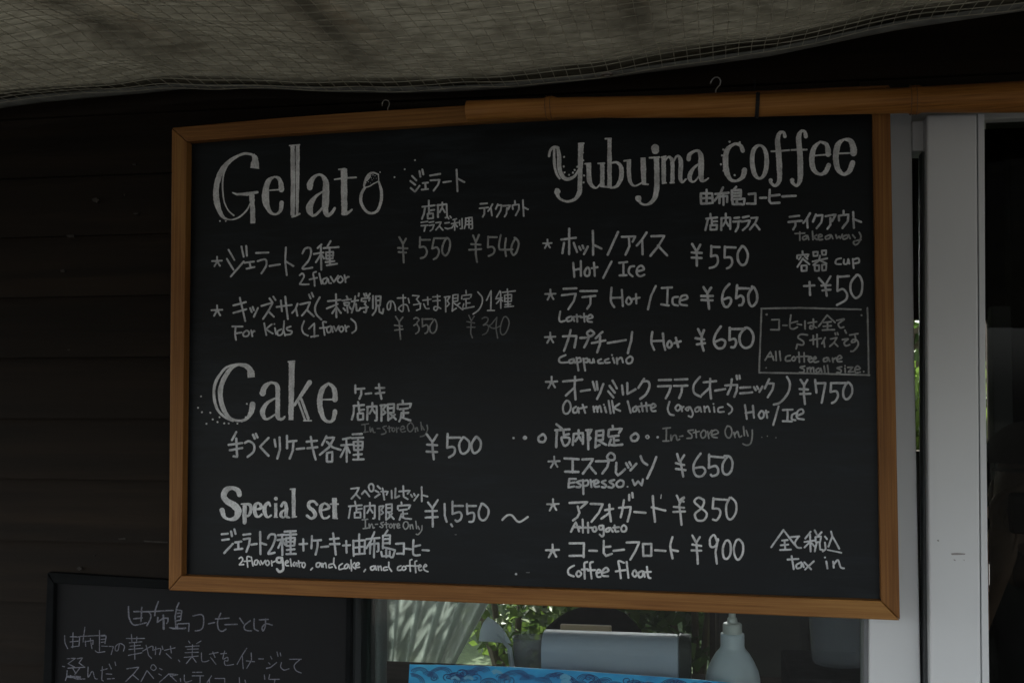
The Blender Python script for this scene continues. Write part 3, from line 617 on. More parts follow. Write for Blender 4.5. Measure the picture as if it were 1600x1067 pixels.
 ('price_lettering', None, 'mid', [('O', 19, "112,190 145,245;178,195 148,250 150,365;108,258 190,262;108,300 188,303;268,205 265,290;268,213 335,215;~265,290 310,285 322,330 300,370 255,385;378,210 375,300;378,215 465,218;~375,300 425,300 438,340 420,375 395,388;~520,210 485,260 485,320 515,360 550,345 565,280 545,225 515,208")]),
 ('star_mark', None, 'mid', [('N', 17, star(118, 685, 48))]),
 ('item_lettering', None, 'mid', [('N', 20, "240,630 360,625;225,690 355,675 335,745 285,820;395,652 550,650;415,708 535,695;490,710 490,770 460,815")]),
 ('item_lettering', None, 'mid', [('N', 20, "~685,620 680,740 710,800;780,640 790,790;685,715 785,710;~840,710 820,750 845,775 870,745 842,708;912,680 915,765;880,725 945,712;1095,605 1050,700 1022,820;1150,622 1245,618;1205,625 1200,780;1145,775 1215,785;~1300,705 1255,715 1255,770 1300,785;~1320,740 1385,720 1375,690 1330,705 1320,770 1385,785")]),
 ('translation_lettering', None, 'mid', [('N', 18, "~210,840 200,910 215,935 255,925;~310,885 270,905 280,930 315,920 322,890 340,930;362,870 368,935;335,890 400,885;430,860 435,935;400,895 455,885;~460,910 510,895 490,870 462,895 465,930 505,938")]),
 ('price_lettering', None, 'mid', [('O', 20, "205,540 230,580;265,545 235,590 250,715;185,612 280,612;188,645 278,648;~415,515 370,570 355,640 375,695 405,695 430,655 415,625 370,640;478,525 470,625;475,548 580,552;~470,630 510,610 530,640 520,680 495,688;~605,540 570,600 575,665 600,695 635,660 640,600 620,550 598,535")]),
 ('star_mark', None, 'mid', [('Q', 19, star(130, 185, 55))]),
 ('item_lettering', None, 'mid', [('Q', 24, "265,170 405,165 385,285;345,105 320,200 275,320;445,185 535,182 510,240 485,285;~550,105 515,135 545,170 590,140 560,108;675,125 640,155 605,190;565,240 705,212;650,170 650,250 620,335;730,240 920,208;985,125 975,210 940,345;~1195,125 1185,230 1215,310;1305,140 1315,250 1330,310;1190,220 1310,215;~1370,220 1350,265 1375,290 1400,255 1375,218;1440,185 1465,280;1425,240 1490,222")]),
 ('translation_lettering', None, 'mid', [('Q', 21, "~290,365 230,395 235,440 310,440;~370,405 330,420 335,445 370,440 375,405 390,445;405,390 425,525;~405,405 440,395 450,430 415,440;475,400 495,525;~478,410 515,400 520,435 485,440;~540,410 545,440 575,440 580,405 590,440;~662,408 630,424 638,447 682,448;~738,404 702,420 710,445 752,441;785,395 800,445;775,365;825,395 830,455;~830,420 870,390 890,440;~965,380 925,410 935,450 975,445 990,400 960,378")]),
 ('price_lettering', None, 'mid', [('O', 20, "160,880 185,930;208,890 190,935 190,1000 205,1055;140,955 210,965;150,1005 215,995;~345,860 300,930 290,990 320,1035 365,1030 382,985 350,965 300,985;418,870 415,970;418,880 540,880;~415,970 455,960 470,990 455,1025 430,1028;~545,875 500,930 505,1000 545,1035 595,1010 610,940 585,885 540,872")]),
 ('star_mark', None, 'mid', [('Q', 20, star(145, 650, 60))]),
 ('item_lettering', None, 'mid', [('Q', 24, "265,640 465,620;390,590 385,700 395,825;385,700 295,785;450,740 545,725;575,640 600,730;615,640 625,725;685,665 655,750 620,820;780,630 825,710;750,685 805,755;735,740 790,805;880,680 890,775;935,655 935,770 1020,720;1110,610 1050,705;~1090,640 1150,640 1165,690 1130,770 1070,820;1265,625 1390,622;1255,690 1390,685 1370,750 1335,815;1430,620 1560,615;1420,685 1560,682;1505,690 1500,750 1475,810"),
   ('R', 19, "~180,100 130,165 130,230 185,265;210,145 315,135;265,115 262,190 272,280;262,190 195,250;305,215 390,200;390,172 490,165 485,215 465,265;445,120 435,190 410,245;485,90 490,120;508,88 512,115;515,190 600,185;515,238 615,228;630,185 645,210;655,180 665,200;700,180 675,225;755,120 720,195;740,155 795,155 785,205 745,270;~905,100 930,160 910,240 850,310 795,330")]),
 ('translation_lettering', None, 'mid', [('Q', 21, "~300,840 265,900 275,965 315,970 345,920 335,860 300,840;~400,900 370,925 375,965 410,955 420,910 430,965;470,880 495,965;440,920 510,905;580,900 590,955;~590,925 615,900 625,955;~625,925 650,895 665,955;700,905 715,960;690,880;740,840 760,970;775,840 795,965;850,870 790,915 860,945;940,845 970,965;~1026,898 994,920 998,952 1028,942 1036,902 1060,955;1080,865 1095,950;1130,860 1140,950;1055,900 1180,885;~1185,920 1230,895 1205,870 1180,900 1190,945 1230,945;~1375,850 1355,920 1375,975 1420,990;~1465,880 1435,915 1460,945 1490,910 1465,880"),
   ('R', 15, "25,345 30,385;~30,360 45,348;~85,350 60,365 80,380 95,350 120,400 110,432 85,425;~165,350 140,365 145,390 170,380 178,350 190,390;215,345 220,390;~220,365 245,345 262,390;295,350 300,392;292,325;~370,350 335,360 335,390 380,390;~410,325 445,355 445,385 420,408"),
   ('R', 17, "555,335 570,450;620,340 630,440;560,400 625,390;~690,385 670,415 685,445 710,430 710,395 690,383;730,380 740,440;715,400 750,392;835,345 790,500;870,375 950,372;910,375 908,465;870,468 945,470;~980,400 950,415 945,450 975,460;~985,425 1040,400 1030,370 995,385 990,440 1045,455")]),
 ('price_lettering', None, 'mid', [('R', 19, "1018,125 1045,165;1075,125 1048,170 1045,250 1055,325;1010,200 1080,205;1015,242 1100,240;1140,125 1150,230;1145,155 1225,150 1195,315;1272,150 1268,225;1270,152 1395,150;~1268,225 1315,220 1330,255 1310,300 1280,318;~1410,150 1375,205 1380,270 1410,285 1445,240 1445,180 1410,145")]),
 ('note_lettering', None, 'mid', [('P', 14, "358,62 360,85;318,115 318,92 405,85 395,105;345,105 330,125;375,100 395,120;362,115 320,180;362,120 410,160;350,170 390,168 390,208 352,210 350,170;440,68 475,65 472,95 442,98 440,68;505,58 538,55 535,88 508,90 505,58;435,140 545,115;490,95 485,130 440,165;490,130 540,155;450,170 485,168 482,210 452,210 450,170;505,165 538,162 535,205 508,208 505,165;~650,115 615,125 610,155 650,160;~672,125 672,155 695,155 705,120 712,155;740,120 745,190;~742,125 780,115 785,145 745,155")]),
 ('price_lettering', None, 'mid', [('P', 17, "370,325 448,320;412,295 415,392;482,265 530,320;570,252 530,320 542,398;502,322 570,318;510,358 570,352;625,250 622,360;625,255 710,250;~622,362 665,348 695,385 685,430 620,468;~768,245 725,300 725,370 760,415 800,385 812,310 795,255 765,242")]),
 ('note_border', None, 'dim', [('P', 13, "45,495 350,490 800,502;48,495 40,700 30,980;850,490 855,700 860,1000;30,980 400,985 865,998;87,540,18;805,545,15;83,943,12;822,972,14")]),
 ('note_lettering', None, 'dim', [('P', 13, "125,580 182,578 182,655;118,655 182,655;210,622 240,622;~270,545 262,630 285,650 320,635;268,605 320,592;318,612 350,618;378,590 378,650;400,605 465,595;~440,575 440,640 415,645 420,625 465,640;545,545 480,630;545,545 605,600;520,600 575,595;515,630 575,625;510,658 600,655;548,600 548,655;~618,585 675,575 630,610 645,640 670,635;~395,695 345,690 325,715 365,745 360,770 320,765;320,765 310,798;415,735 500,720;440,700 440,765;468,690 470,785;530,715 505,760;520,740 525,785;570,725 620,715 595,755 565,780;600,755 625,780;605,680 610,695;622,678 628,692;~660,730 705,725 675,750 685,775 715,768;680,660 690,680;715,695 780,685;~755,690 760,740 730,750 740,730 770,735 780,770 745,815 725,818"),
   ('P', 13, "75,885 115,820 140,885;90,860 135,858;155,820 160,888;185,818 192,888;~265,850 235,860 232,890 265,890;~290,860 275,880 295,890 305,870 290,858;330,825 335,900;370,830 372,900;315,860 400,855;~405,880 430,870 415,858 402,880 415,900 435,895;~440,880 462,872 452,860 440,880 450,900 480,895;~545,865 520,875 520,895 545,890 552,868 565,895;585,870 590,900;590,880 610,868;~620,880 655,868 640,850 620,870 625,895 655,895;~375,930 340,940 370,955 365,975 335,978;395,945 395,978;~395,955 415,940 420,975;~420,955 440,940 445,975;~480,945 460,960 470,978 490,965 495,945 505,975;522,930 528,978;548,925 555,980;~655,935 620,945 650,960 645,978 618,978;680,945 682,978;680,928;700,940 740,938 705,975 745,972;~755,958 795,950 775,930 755,950 760,978 795,975")]),
 ('divider_lettering', None, 'mid', [('S', 22, "133,202,22;238,200,40;~400,170 365,195 370,232 410,238 430,205 415,172 395,170;530,75 580,115;520,130 650,122;535,130 530,200 528,285;595,135 600,185;600,175 645,165;~580,195 600,270 640,255 650,205 585,200;690,165 680,265;690,165 775,155 775,255;735,130 735,190 705,230;740,190 760,225;805,130 855,125 825,180 850,205 830,225;820,130 825,305;900,140 890,290;900,140 965,130 960,220 895,225;900,180 960,175;890,285 930,265;920,225 990,265;1050,90 1055,120;1010,180 1015,125 1135,115 1110,155;1015,190 1105,180;1060,190 1065,260;1065,225 1105,222;1035,215 1015,270;1020,265 1070,270 1140,262;~1255,162 1220,190 1230,225 1270,225 1290,190 1270,162 1250,162;~1372,178,14 1357,192,14 1372,207,14 1387,192,14 1372,178,14;1467,195,24")]),
 ('translation_lettering', None, 'dim', [('U', 17, "180,135 260,125;218,135 215,265;180,270 245,268;~265,205 270,265 290,215 320,210 335,260 360,250;360,220 395,215;~510,150 450,160 490,200 490,235 440,240;535,150 545,230;510,180 575,165;~620,155 590,190 605,235 640,220 645,170 615,153;665,165 680,240;675,200 710,155;~705,205 780,185 760,150 715,170 715,220 770,235;~880,110 855,160 870,220 905,235 930,180 915,120 875,110;950,175 965,230;~960,200 990,165 1010,225 1035,215;1055,115 1065,210;1085,155 1105,215;~1150,150 1150,230 1130,300 1090,315 1050,300;1255,228,13;1315,217,13;1408,234,14")]),
 ('star_mark', None, 'mid', [('S', 17, star(508, 425, 52))]),
 ('item_lettering', None, 'mid', [('S', 22, "605,390 735,398;680,400 680,520;610,512 735,515;770,400 870,395 830,460 775,530;830,455 895,530;895,418 1015,415 1000,470 955,530;~1030,340 1000,375 1020,405 1065,400 1065,360 1030,340;1085,430 1080,520 1100,548 1165,490;1175,435 1195,475;1205,425 1220,455;1270,440 1215,500;~1310,370 1330,420 1370,450;1455,378 1420,470 1370,575")]),
 ('translation_lettering', None, 'mid', [('S', 20, "650,580 640,660 695,650;650,580 710,580;645,620 700,612;~760,595 720,610 755,635 745,655 715,655;775,590 780,720;~778,600 820,595 820,635 780,645;845,590 855,655;850,615 880,595;~880,630 920,610 900,590 880,610 885,650 925,650;~985,595 950,610 990,640 975,660 950,655;~1065,590 1020,605 1060,635 1045,660 1010,655;~1115,595 1085,625 1105,655 1145,645 1150,605 1115,593;1188,652,16;1235,590 1255,640 1285,600 1320,640 1330,585")]),
 ('price_lettering', None, 'mid', [('U', 25, "335,410 355,485;410,425 370,490 400,655;320,510 410,530;320,572 425,585;~590,405 530,490 510,570 540,645 600,650 640,600 610,555 520,565;682,415 680,560;680,435 840,450;~680,560 750,540 780,580 770,630 720,650 700,635;~880,440 830,520 835,610 880,635 925,590 935,500 905,440 850,430")]),
 ('star_mark', None, 'bright', [('V', 21, star(170, 203, 65))]),
 ('item_lettering', None, 'bright', [('V', 25, "355,180 555,170 480,235;445,220 465,290 440,340 395,375;590,190 725,195 680,290 600,390;750,260 840,245;798,200 800,290 815,385;800,290 710,355;905,235 1035,225 1025,300 1000,385;960,150 950,220 925,340;1018,90 1018,150;1052,70 1058,120;1075,280 1200,290;1280,105 1290,260 1305,390;1270,228 1420,265;1375,90,10 1370,130,10")]),
 ('translation_lettering', None, 'bright', [('V', 23, "370,500 425,390 460,495;400,450 470,445;500,365 505,510;560,400 562,510;450,455 610,455;~635,445 610,475 630,500 655,480 640,448;~720,430 685,440 690,475 720,470 730,430 735,530 715,550 690,530;~790,455 760,475 765,500 795,490 805,455 835,500;~855,430 865,495 900,495;840,455 905,450;~955,430 930,460 940,495 980,490 985,450 955,428")]),
 ('price_lettering', None, 'bright', [('X', 16, "270,65 295,120;~320,110 300,95 325,80 290,130 298,200 305,280;248,148 325,155;245,185 330,182;~470,100 430,80 400,110 440,150 490,195 470,245 420,245 405,200 450,160 470,120 465,95;540,85 535,160;540,90 650,98;~535,160 580,165 590,200 565,245 535,240;~660,80 635,140 640,220 670,240 705,190 705,120 670,80")]),
 ('star_mark', None, 'bright', [('V', 23, star(165, 715, 72))]),
 ('item_lettering', None, 'bright', [('V', 25, "355,628 515,628 512,780;355,768 515,765;575,710 660,712;735,600 735,735 760,768 825,745;735,670 810,665;845,710 960,700;990,620 1130,615 1090,710 1030,810;1170,635 1175,770;1170,635 1265,635 1262,765;1175,768 1262,765;1305,705 1420,712;~1500,560 1475,660 1500,795;1485,700 1560,715")]),
 ('translation_lettering', None, 'bright', [('V', 23, "~405,875 345,915 345,970 400,995;~455,935 430,970 455,1000 485,970 458,935;~550,835 520,850 520,920 525,1020;490,920 560,915;~615,835 585,850 590,930 600,1020;560,930 640,925;~655,960 700,945 680,920 655,950 665,1000 700,1000;~715,960 785,935 765,900 725,930 720,985 785,995;~960,845 900,825 910,900 925,1015;870,940 975,925;990,835 1010,1010;~1075,930 1055,970 1080,1000 1105,970 1080,928;~1160,935 1120,960 1130,1005 1165,990 1175,940 1190,1000;~1215,890 1230,1000 1255,1015;1200,950 1260,945")]),
 ('price_lettering', None, 'bright', [('X', 16, "385,358 410,405;440,370 415,410 425,565;385,425 450,435;380,468 450,470;~565,400 545,355 515,385 520,440 555,435 575,390;573,385 555,480 565,565;~635,395 610,450 615,515 640,530 665,490 665,420 640,395;~715,390 690,450 700,515 725,535 755,490 755,420 720,388")]),
 ('tax_lettering', None, 'mid', [('X', 14, "1055,318 965,445;1055,318 1140,430;1045,395 1085,392;1035,430 1090,425;1030,465 1110,462;1062,395 1068,460;1110,370 1170,365;~1165,368 1140,410 1155,445 1185,450;1255,330 1215,380;1210,405 1285,395;1250,350 1255,475;1245,410 1210,445;1262,415 1285,440;1285,320 1300,350;1335,335 1310,360;1290,370 1330,365 1325,405 1292,408 1290,370;1300,410 1285,475;1320,410 1325,460 1345,465;1360,365 1375,385;1360,410 1365,460 1345,475;1380,465,10 1480,485,12;1405,330 1415,365 1465,455;1415,365 1385,440;1115,510 1130,605;1085,535 1165,530;~1185,555 1150,575 1155,600 1185,590 1190,560 1205,590;1208,556 1258,606;1278,548 1214,608;1370,550 1378,600;1360,520;1420,550 1425,595;~1425,570 1455,540 1475,590 1500,600")]),
]

TEXT2 = [
 ('notice_lettering', None, 'violet', [('Y', 17, "~920,130 925,250 960,330 1010,350 1130,322;985,190 1170,190;1078,140 1068,310;985,275 1085,265;~1165,195 1185,225 1180,280 1140,355;1275,70 1240,170 1232,240;1185,190 1450,175;1270,260 1262,320 1330,270 1390,265 1390,310 1375,330;1335,235,22 1340,395,26;1520,85 1495,140 1475,250 1485,380;1500,170 1555,180 1540,290 1490,300;1500,210 1545,205;1500,250 1545,245;~1410,380 1480,392 1600,385"),
   ('Z', 15, "60,320 185,315 180,405;0,375 130,375;50,330 55,375;~230,230 320,215 350,250 345,350 310,390 255,400;405,320 475,305;~545,200 510,290 520,380 560,405 605,380;485,265 640,255;590,330 730,325;760,255 805,320;~880,285 815,340 825,390 895,400;~925,265 925,370 970,400;985,275 1085,270;~1055,265 1050,350 1025,400 1015,360 1060,320 1130,335")]),
 ('notice_lettering', None, 'violet', [('Y', 12, "~160,475 165,560 195,630;260,440 255,620;225,490 340,490 330,600;225,550 330,540;240,610 330,600;400,375 385,490 380,550;340,485 640,470;405,540 410,600;420,545 500,530 495,580;465,510 485,630;575,415 575,660;590,480 655,480 640,570;595,520 650,515;595,555 640,550;~525,655 560,675 640,665;600,600 740,605 715,700;~810,580 795,650 765,650 770,600 820,570 870,600 860,660;895,510 1110,508;955,460 960,560;1020,490 1015,560;930,560 1080,550;940,600 1060,590;925,640 1090,625;920,710 1080,680;990,560 995,755;~1090,660 1200,600 1210,650;1130,590 1160,710 1195,745;~1210,650 1300,630 1290,700;1245,610 1240,700;1320,600 1330,640;1350,650 1475,620;1420,600 1430,680;1370,690 1430,745;1515,765 1530,785"),
   ('Z', 11, "180,515 195,540;320,515 270,545;145,580 300,570;165,610 290,605;140,648 290,642;130,700 290,685;225,560 220,690 155,770;225,700 265,755;~325,650 330,740 370,750 410,735;415,665 515,645;455,640 480,700;430,700 490,780;545,660 610,655;~590,630 570,720 620,700 625,740 590,740 600,790 690,780;840,595 780,690 730,780;790,690 800,830;890,650 895,730 840,825;835,740 930,750;975,718 1030,718;1110,690 1125,720;1090,760 1105,780;1065,825,16 1110,815 1180,760;1185,640 1195,690;1220,650 1228,685;~1235,760 1225,810 1265,845 1320,830;1325,722 1460,722;~1440,730 1380,790 1400,850 1460,878")]),
 ('notice_lettering', None, 'violet', [('Y', 12, "135,840 160,845;190,750 290,745 200,810 280,850;310,750 375,740 330,800 400,850;200,862 400,852;260,870 290,920;340,860 280,940;190,962,24 340,972,34;190,890 185,960 170,1010;~230,950 300,990 400,990;~440,850 440,970 490,900 520,980 550,990;590,890 670,870;610,845 600,1000 620,1015;655,930 720,935;670,990 750,985;690,815 715,870;760,790 768,830;900,870 1045,850 980,930 890,1020;970,940 1040,1000;1070,1020 1140,890 1220,985;~1210,820 1185,860 1220,890 1250,860 1215,820;1290,865 1320,880;1280,930 1310,945;1290,1030 1400,930 1510,940 1420,960;1400,930 1490,1020"),
   ('Z', 11, "85,940 90,975;~130,900 140,980 215,965;225,870 330,870;220,910 350,910;310,915 310,990;440,910 390,985;415,950 418,1030;480,940 590,940 590,1030;755,930 760,1030;820,960 835,1010;~1040,900 1045,950;1100,895 1090,950 1210,950;1160,955 1150,1030")]),
]
# ------------------------------------------------------------------ the ground
bm = grid(lambda u, v: ((u - .5) * 140, (v - .5) * 140, 0), 1, 1)
struct(obj('ground', bm, 'ground'))

# ------------------------------------------------------------------ the front wall of lapped boards
ROW = 0.1085
z_mark = P(130, 649, 0).z
X_WIN = P(546, 1000, 0.0).x
X_POST = P(1348, 700, 0.0).x
X_L, X_R = -3.6, 3.2
z0 = z_mark - math.floor(z_mark / ROW) * ROW - ROW
n_open = round((P(700, 700, 0).z - z0) / ROW)        # the window's head, hidden by the big board
n_head = round((P(1400, 150, 0).z - z0) / ROW)       # the header over window and door, behind the bamboo
bm = bmesh.new()
for k in range(84):
    za, zb = z0 + k * ROW, z0 + (k + 1) * ROW
    za = max(za, 0.0)
    if zb < 0.02:
        continue
    xr = X_WIN if k < n_open else (X_POST if k < n_head else X_R)
    nseg = 16
    y_lo, y_hi = -0.017 + random.uniform(-.002, .002), -0.003
    lap = 0.004
    front_lo, front_hi, back_lo, back_hi = [], [], [], []
    for i in range(nseg + 1):
        x = X_L + (xr - X_L) * i / nseg
        w = 0.0022 * noise.noise((x * 2.1, k * 7.7, 0))
        front_lo.append(bm.verts.new((x, y_lo, za - lap + w)))
        front_hi.append(bm.verts.new((x, y_hi, zb + w * .4)))
        back_lo.append(bm.verts.new((x, 0.004, za - lap + w)))
        back_hi.append(bm.verts.new((x, 0.004, zb + w * .4)))
    for i in range(nseg):
        bm.faces.new((front_lo[i], front_lo[i + 1], front_hi[i + 1], front_hi[i]))
        bm.faces.new((back_lo[i + 1], back_lo[i], back_hi[i], back_hi[i + 1]))
        bm.faces.new((front_lo[i + 1], front_lo[i], back_lo[i], back_lo[i + 1]))
        bm.faces.new((front_hi[i], front_hi[i + 1], back_hi[i + 1], back_hi[i]))
    bm.faces.new((front_lo[0], front_hi[0], back_hi[0], back_lo[0]))
    bm.faces.new((front_lo[-1], back_lo[-1], back_hi[-1], front_hi[-1]))
wall = obj('wooden_wall', bm, 'siding', recalc=False)
tag(wall, 'dark stained wall of lapped horizontal boards behind the chalkboards', 'wall')
# the studs and lining behind the boards
bm = bmesh.new()
z_open, z_head = z0 + n_open * ROW, z0 + n_head * ROW
add_box(bm, (X_L, 0.0045, 0), (X_WIN, 0.06, z_open))
add_box(bm, (X_L, 0.0045, z_open), (X_POST, 0.06, z_head))
add_box(bm, (X_L, 0.0045, z_head), (X_R, 0.06, 9.0))  # unseen upper wall, raised to cast shade over the front
obj('wall_lining', bm, 'inner', wall)
# chipped spots where the stain has come off
for name_pts in ([(143, 311), (150, 309), (155, 313), (151, 317), (145, 315)], [(103, 367), (116, 367), (115, 371), (106, 371)], [(94, 422), (100, 421), (101, 425), (95, 425)],
                 [(193, 304), (195, 303), (196, 305), (194, 306)], [(208, 333), (216, 333), (216, 335), (209, 335)],
                 [(119, 887), (124, 885), (128, 888), (123, 891)],
                 [(184, 841), (196, 840), (196, 842), (186, 843)], [(224, 844), (262, 846), (262, 848), (226, 846)],
                 [(105, 546), (109, 545), (109, 547), (106, 548)], [(145, 867), (148, 867), (147, 869)],
                 [(206, 256), (212, 256), (212, 258), (207, 258)]):
    bm = bmesh.new()
    pts = [P(px, py, -0.0185) for px, py in name_pts]
    add_prism(bm, pts, [p + Vector((0, 0.004, 0)) for p in pts])
    obj('chipped_spot', bm, 'bare', wall)

# ------------------------------------------------------------------ the shop behind it
Y_BACK = 2.0
xa, xb = P(598, 990, Y_BACK).x, P(1108, 900, Y_BACK).x
xc, xd = P(1424, 620, Y_BACK).x, P(1553, 620, Y_BACK).x
zw0, zw1 = P(1437, 705, Y_BACK).z, P(1437, 498, Y_BACK).z
shop = thing('shop_building', 'dark shop room behind the window with an open back', 'building', (0, 2.0, 0))
bm = bmesh.new()
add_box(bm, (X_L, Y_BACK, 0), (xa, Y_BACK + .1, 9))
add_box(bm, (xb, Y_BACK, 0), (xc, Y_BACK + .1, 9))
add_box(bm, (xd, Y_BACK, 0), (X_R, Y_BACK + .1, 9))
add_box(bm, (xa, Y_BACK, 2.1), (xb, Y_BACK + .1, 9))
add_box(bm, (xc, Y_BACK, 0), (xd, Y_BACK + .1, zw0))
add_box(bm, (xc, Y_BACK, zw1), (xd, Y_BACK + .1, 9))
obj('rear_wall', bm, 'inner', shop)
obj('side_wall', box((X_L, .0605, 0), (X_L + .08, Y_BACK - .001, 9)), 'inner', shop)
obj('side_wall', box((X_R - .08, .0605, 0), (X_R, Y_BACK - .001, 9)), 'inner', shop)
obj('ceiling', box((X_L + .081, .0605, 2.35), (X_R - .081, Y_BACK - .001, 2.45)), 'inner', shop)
obj('roof', box((X_L - .2, -.25, 9.001), (X_R + .2, Y_BACK + .3, 9.12)), 'roof', shop)  # out of view; set this high so the building shades the front ground
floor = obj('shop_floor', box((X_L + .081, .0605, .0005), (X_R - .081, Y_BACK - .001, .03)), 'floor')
struct(floor)

# ------------------------------------------------------------------ window: white post, dark jamb, sill, glass
win = thing('shop_window', 'shop window with a wide white post under the big chalkboard', 'window', (P(1390, 700, 0).x, 0, 0))
bm = bmesh.new()
add_slab(bm, [(1358, 176), (1424.5, 176), (1428.5, 540), (1438.5, 1067), (1440, 1150), (1358, 1150)], -0.014, 0.07)
obj('white_post', bm, 'white', win, bevel=.002)
bm = bmesh.new()
add_slab(bm, [(1350, 300), (1357.5, 300), (1357.6, 1150), (1350.5, 1150)], -0.004, 0.05)
obj('post_edge', bm, 'grey_edge', win)
zs = P(900, 1120, 0).z
obj('window_sill', box((X_WIN + .002, -.012, zs - .05), (P(1349, 900, 0).x, .0595, zs)), 'gasket', win, bevel=.002)
bm = bmesh.new()
add_box(bm, (X_WIN + .001, -.006, zs + .001), (P(557, 1000, 0).x, .058, z_open - .001))
obj('window_jamb', bm, 'gasket', win)
obj('window_head', box((X_WIN + .012, -.006, z_open - .06), (P(1349, 900, 0).x, .056, z_open - .002)), 'gasket', win)
obj('pane', box((P(557, 1000, 0).x + .001, .024, zs + .001), (P(1352, 900, 0).x - .002, .028, z_open - .061)), 'glass', win)
# wall under the sill
under = obj('wainscot_wall', box((X_WIN + .002, -.008, 0), (P(1358, 900, 0).x, .058, zs - .051)), 'siding')
tag(under, 'dark boarded wall below the shop window sill', 'wall')

# ------------------------------------------------------------------ sliding door: white column, trim, glass slit
door = thing('sliding_door', 'white framed sliding door with a narrow glass slit beside the window post', 'door', (P(1490, 700, 0).x, 0, 0))
bm = bmesh.new()
add_slab(bm, [(1448, 180), (1526.5, 178), (1529, 540), (1531.5, 880), (1533, 1067), (1533.5, 1150), (1454, 1150), (1453.5, 1067), (1451, 880), (1448.5, 540)], -0.05, 0.075)
obj('wide_stile', bm, 'white', door, bevel=.003)
bm = bmesh.new()
add_slab(bm, [(1528, 178), (1538.5, 178), (1540, 540), (1543.7, 880), (1546, 1067), (1547, 1150), (1535, 1150), (1534.4, 1067), (1533, 880), (1530.4, 540)], -0.047, 0.07)
obj('edge_trim', bm, 'white', door, bevel=.0015)
bm = bmesh.new()
add_slab(bm, [(1441, 237), (1447.3, 237), (1448, 540), (1450.5, 880), (1453, 1067), (1453.5, 1150), (1446, 1150), (1444.5, 1067), (1442, 540)], -0.03, 0.03)
obj('slit_strip', bm, 'gasket', door)  # dark strip along the right side of the slit
bm = bmesh.new()
add_slab(bm, [(1425.4, 190), (1447.2, 188), (1447.2, 236), (1425.6, 236)], -0.02, 0.06)
obj('top_block', bm, 'white', door, bevel=.0015)
bm = bmesh.new()
add_slab(bm, [(1426, 238), (1442, 238), (1445, 1150), (1436, 1150)], 0.030, 0.005)
obj('pane', bm, 'glass', door)
bm = bmesh.new()
add_slab(bm, [(1541, 190), (1900, 172), (1900, 1200), (1548.5, 1200)], 0.012, 0.005)
obj('pane', bm, 'glass_dark', door)
# scuffs on the wide stile
for pts in ([(1486, 864), (1496, 863.3), (1508, 864.5), (1508, 866), (1496, 866.5), (1487, 866.5)], [(1490, 873), (1493, 874.5), (1493, 876), (1490.5, 875)],
            [(1505, 874), (1507, 874), (1507, 876)], [(1464, 843), (1467, 843), (1467, 846), (1465, 845)]):
    bm = bmesh.new()
    f = [P(x, y, -0.0506) for x, y in pts]
    add_prism(bm, f, [p + Vector((0, .002, 0)) for p in f])
    obj('scuff_mark', bm, 'scuff', door)
zh0, zh1 = P(1500, 190, -.01).z, P(1500, 172, -.01).z
zh1 = P(1500, 162, -.012).z
obj('head_board', box((X_POST + .001, -.010, zh1 + .001), (X_R, .004, z_head - .006)), 'siding', wall)
hd = obj('door_header', box((P(1359, 400, 0).x, -.012, zh0 + .001), (X_R, .0595, zh1)), 'white_shaded', bevel=.002)
tag(hd, 'white header beam coloured as shaded above the door, just under the bamboo pole', 'beam')

# ------------------------------------------------------------------ the big menu chalkboard
root_b = thing('menu_chalkboard', 'large oak framed black chalkboard lettered with the gelato, cake and coffee menu', 'chalkboard', B(830, 940))
FRONT, BACK = 0.018, -0.006
top_o = [(268.5, 200), (340, 193.2), (420, 185.8), (520, 178.2), (602, 172.6), (730, 164.6), (900, 155.5), (1118, 145), (1250, 138.8), (1390, 133)]
top_i = [(292, 221.5), (350, 216.6), (420, 211.4), (520, 204.6), (602, 199.6), (730, 191.6), (900, 182.5), (1118, 172), (1250, 166), (1363, 161)]
rails = {
    'frame_rail': None,
}
def rail(outline, mat, label=None):
    bm = bmesh.new()
    add_prism(bm, [B(x, y, FRONT) for x, y in outline], [B(x, y, FRONT) - B_N * (FRONT - BACK) for x, y in outline])
    return obj('frame_rail', bm, mat, root_b, label, bevel=.0016, seg=2)
rail(top_o + top_i[::-1], 'frame_x')
rail([(263.5, 922), (1406, 969), (1376.2, 938.6), (283.6, 899)], 'frame_x')
rail([(268.2, 200.6), (291.6, 222), (283.2, 898.6), (263.2, 921.4)], 'frame_z')
rail([(1390.4, 133.6), (1406.2, 968), (1376.6, 938.2), (1363.4, 161.6)], 'frame_z')
outl = [(281, 210), (420, 199), (602, 187), (900, 170), (1118, 160), (1376, 148), (1391, 953), (274, 911)]
bm = bmesh.new()
add_prism(bm, [B(x, y, 0) for x, y in outl], [B(x, y, 0) - B_N * .005 for x, y in outl])
obj('writing_panel', bm, 'board', root_b)
write(TEXT, B, root_b)
# small screw-in wire hooks along the top rail
def hook(pts, r):
    bm = bmesh.new()
    add_tube(bm, [B(x, y, 0.006) for x, y in pts], r, 8)
    obj('wire_hook', bm, 'steel', root_b, smooth=True)
hook([(1118, 147), (1118.5, 141), (1121, 137), (1125, 132.5), (1126.2, 127), (1124.5, 123), (1121, 121), (1117, 121.5), (1113.5, 124), (1111, 128), (1109.8, 132)], .0011)
hook([(605.5, 175), (606, 169), (608, 165), (608.6, 161), (607, 158), (603, 156.5), (599.5, 157.5), (597.3, 161), (597.3, 166)], .0010)

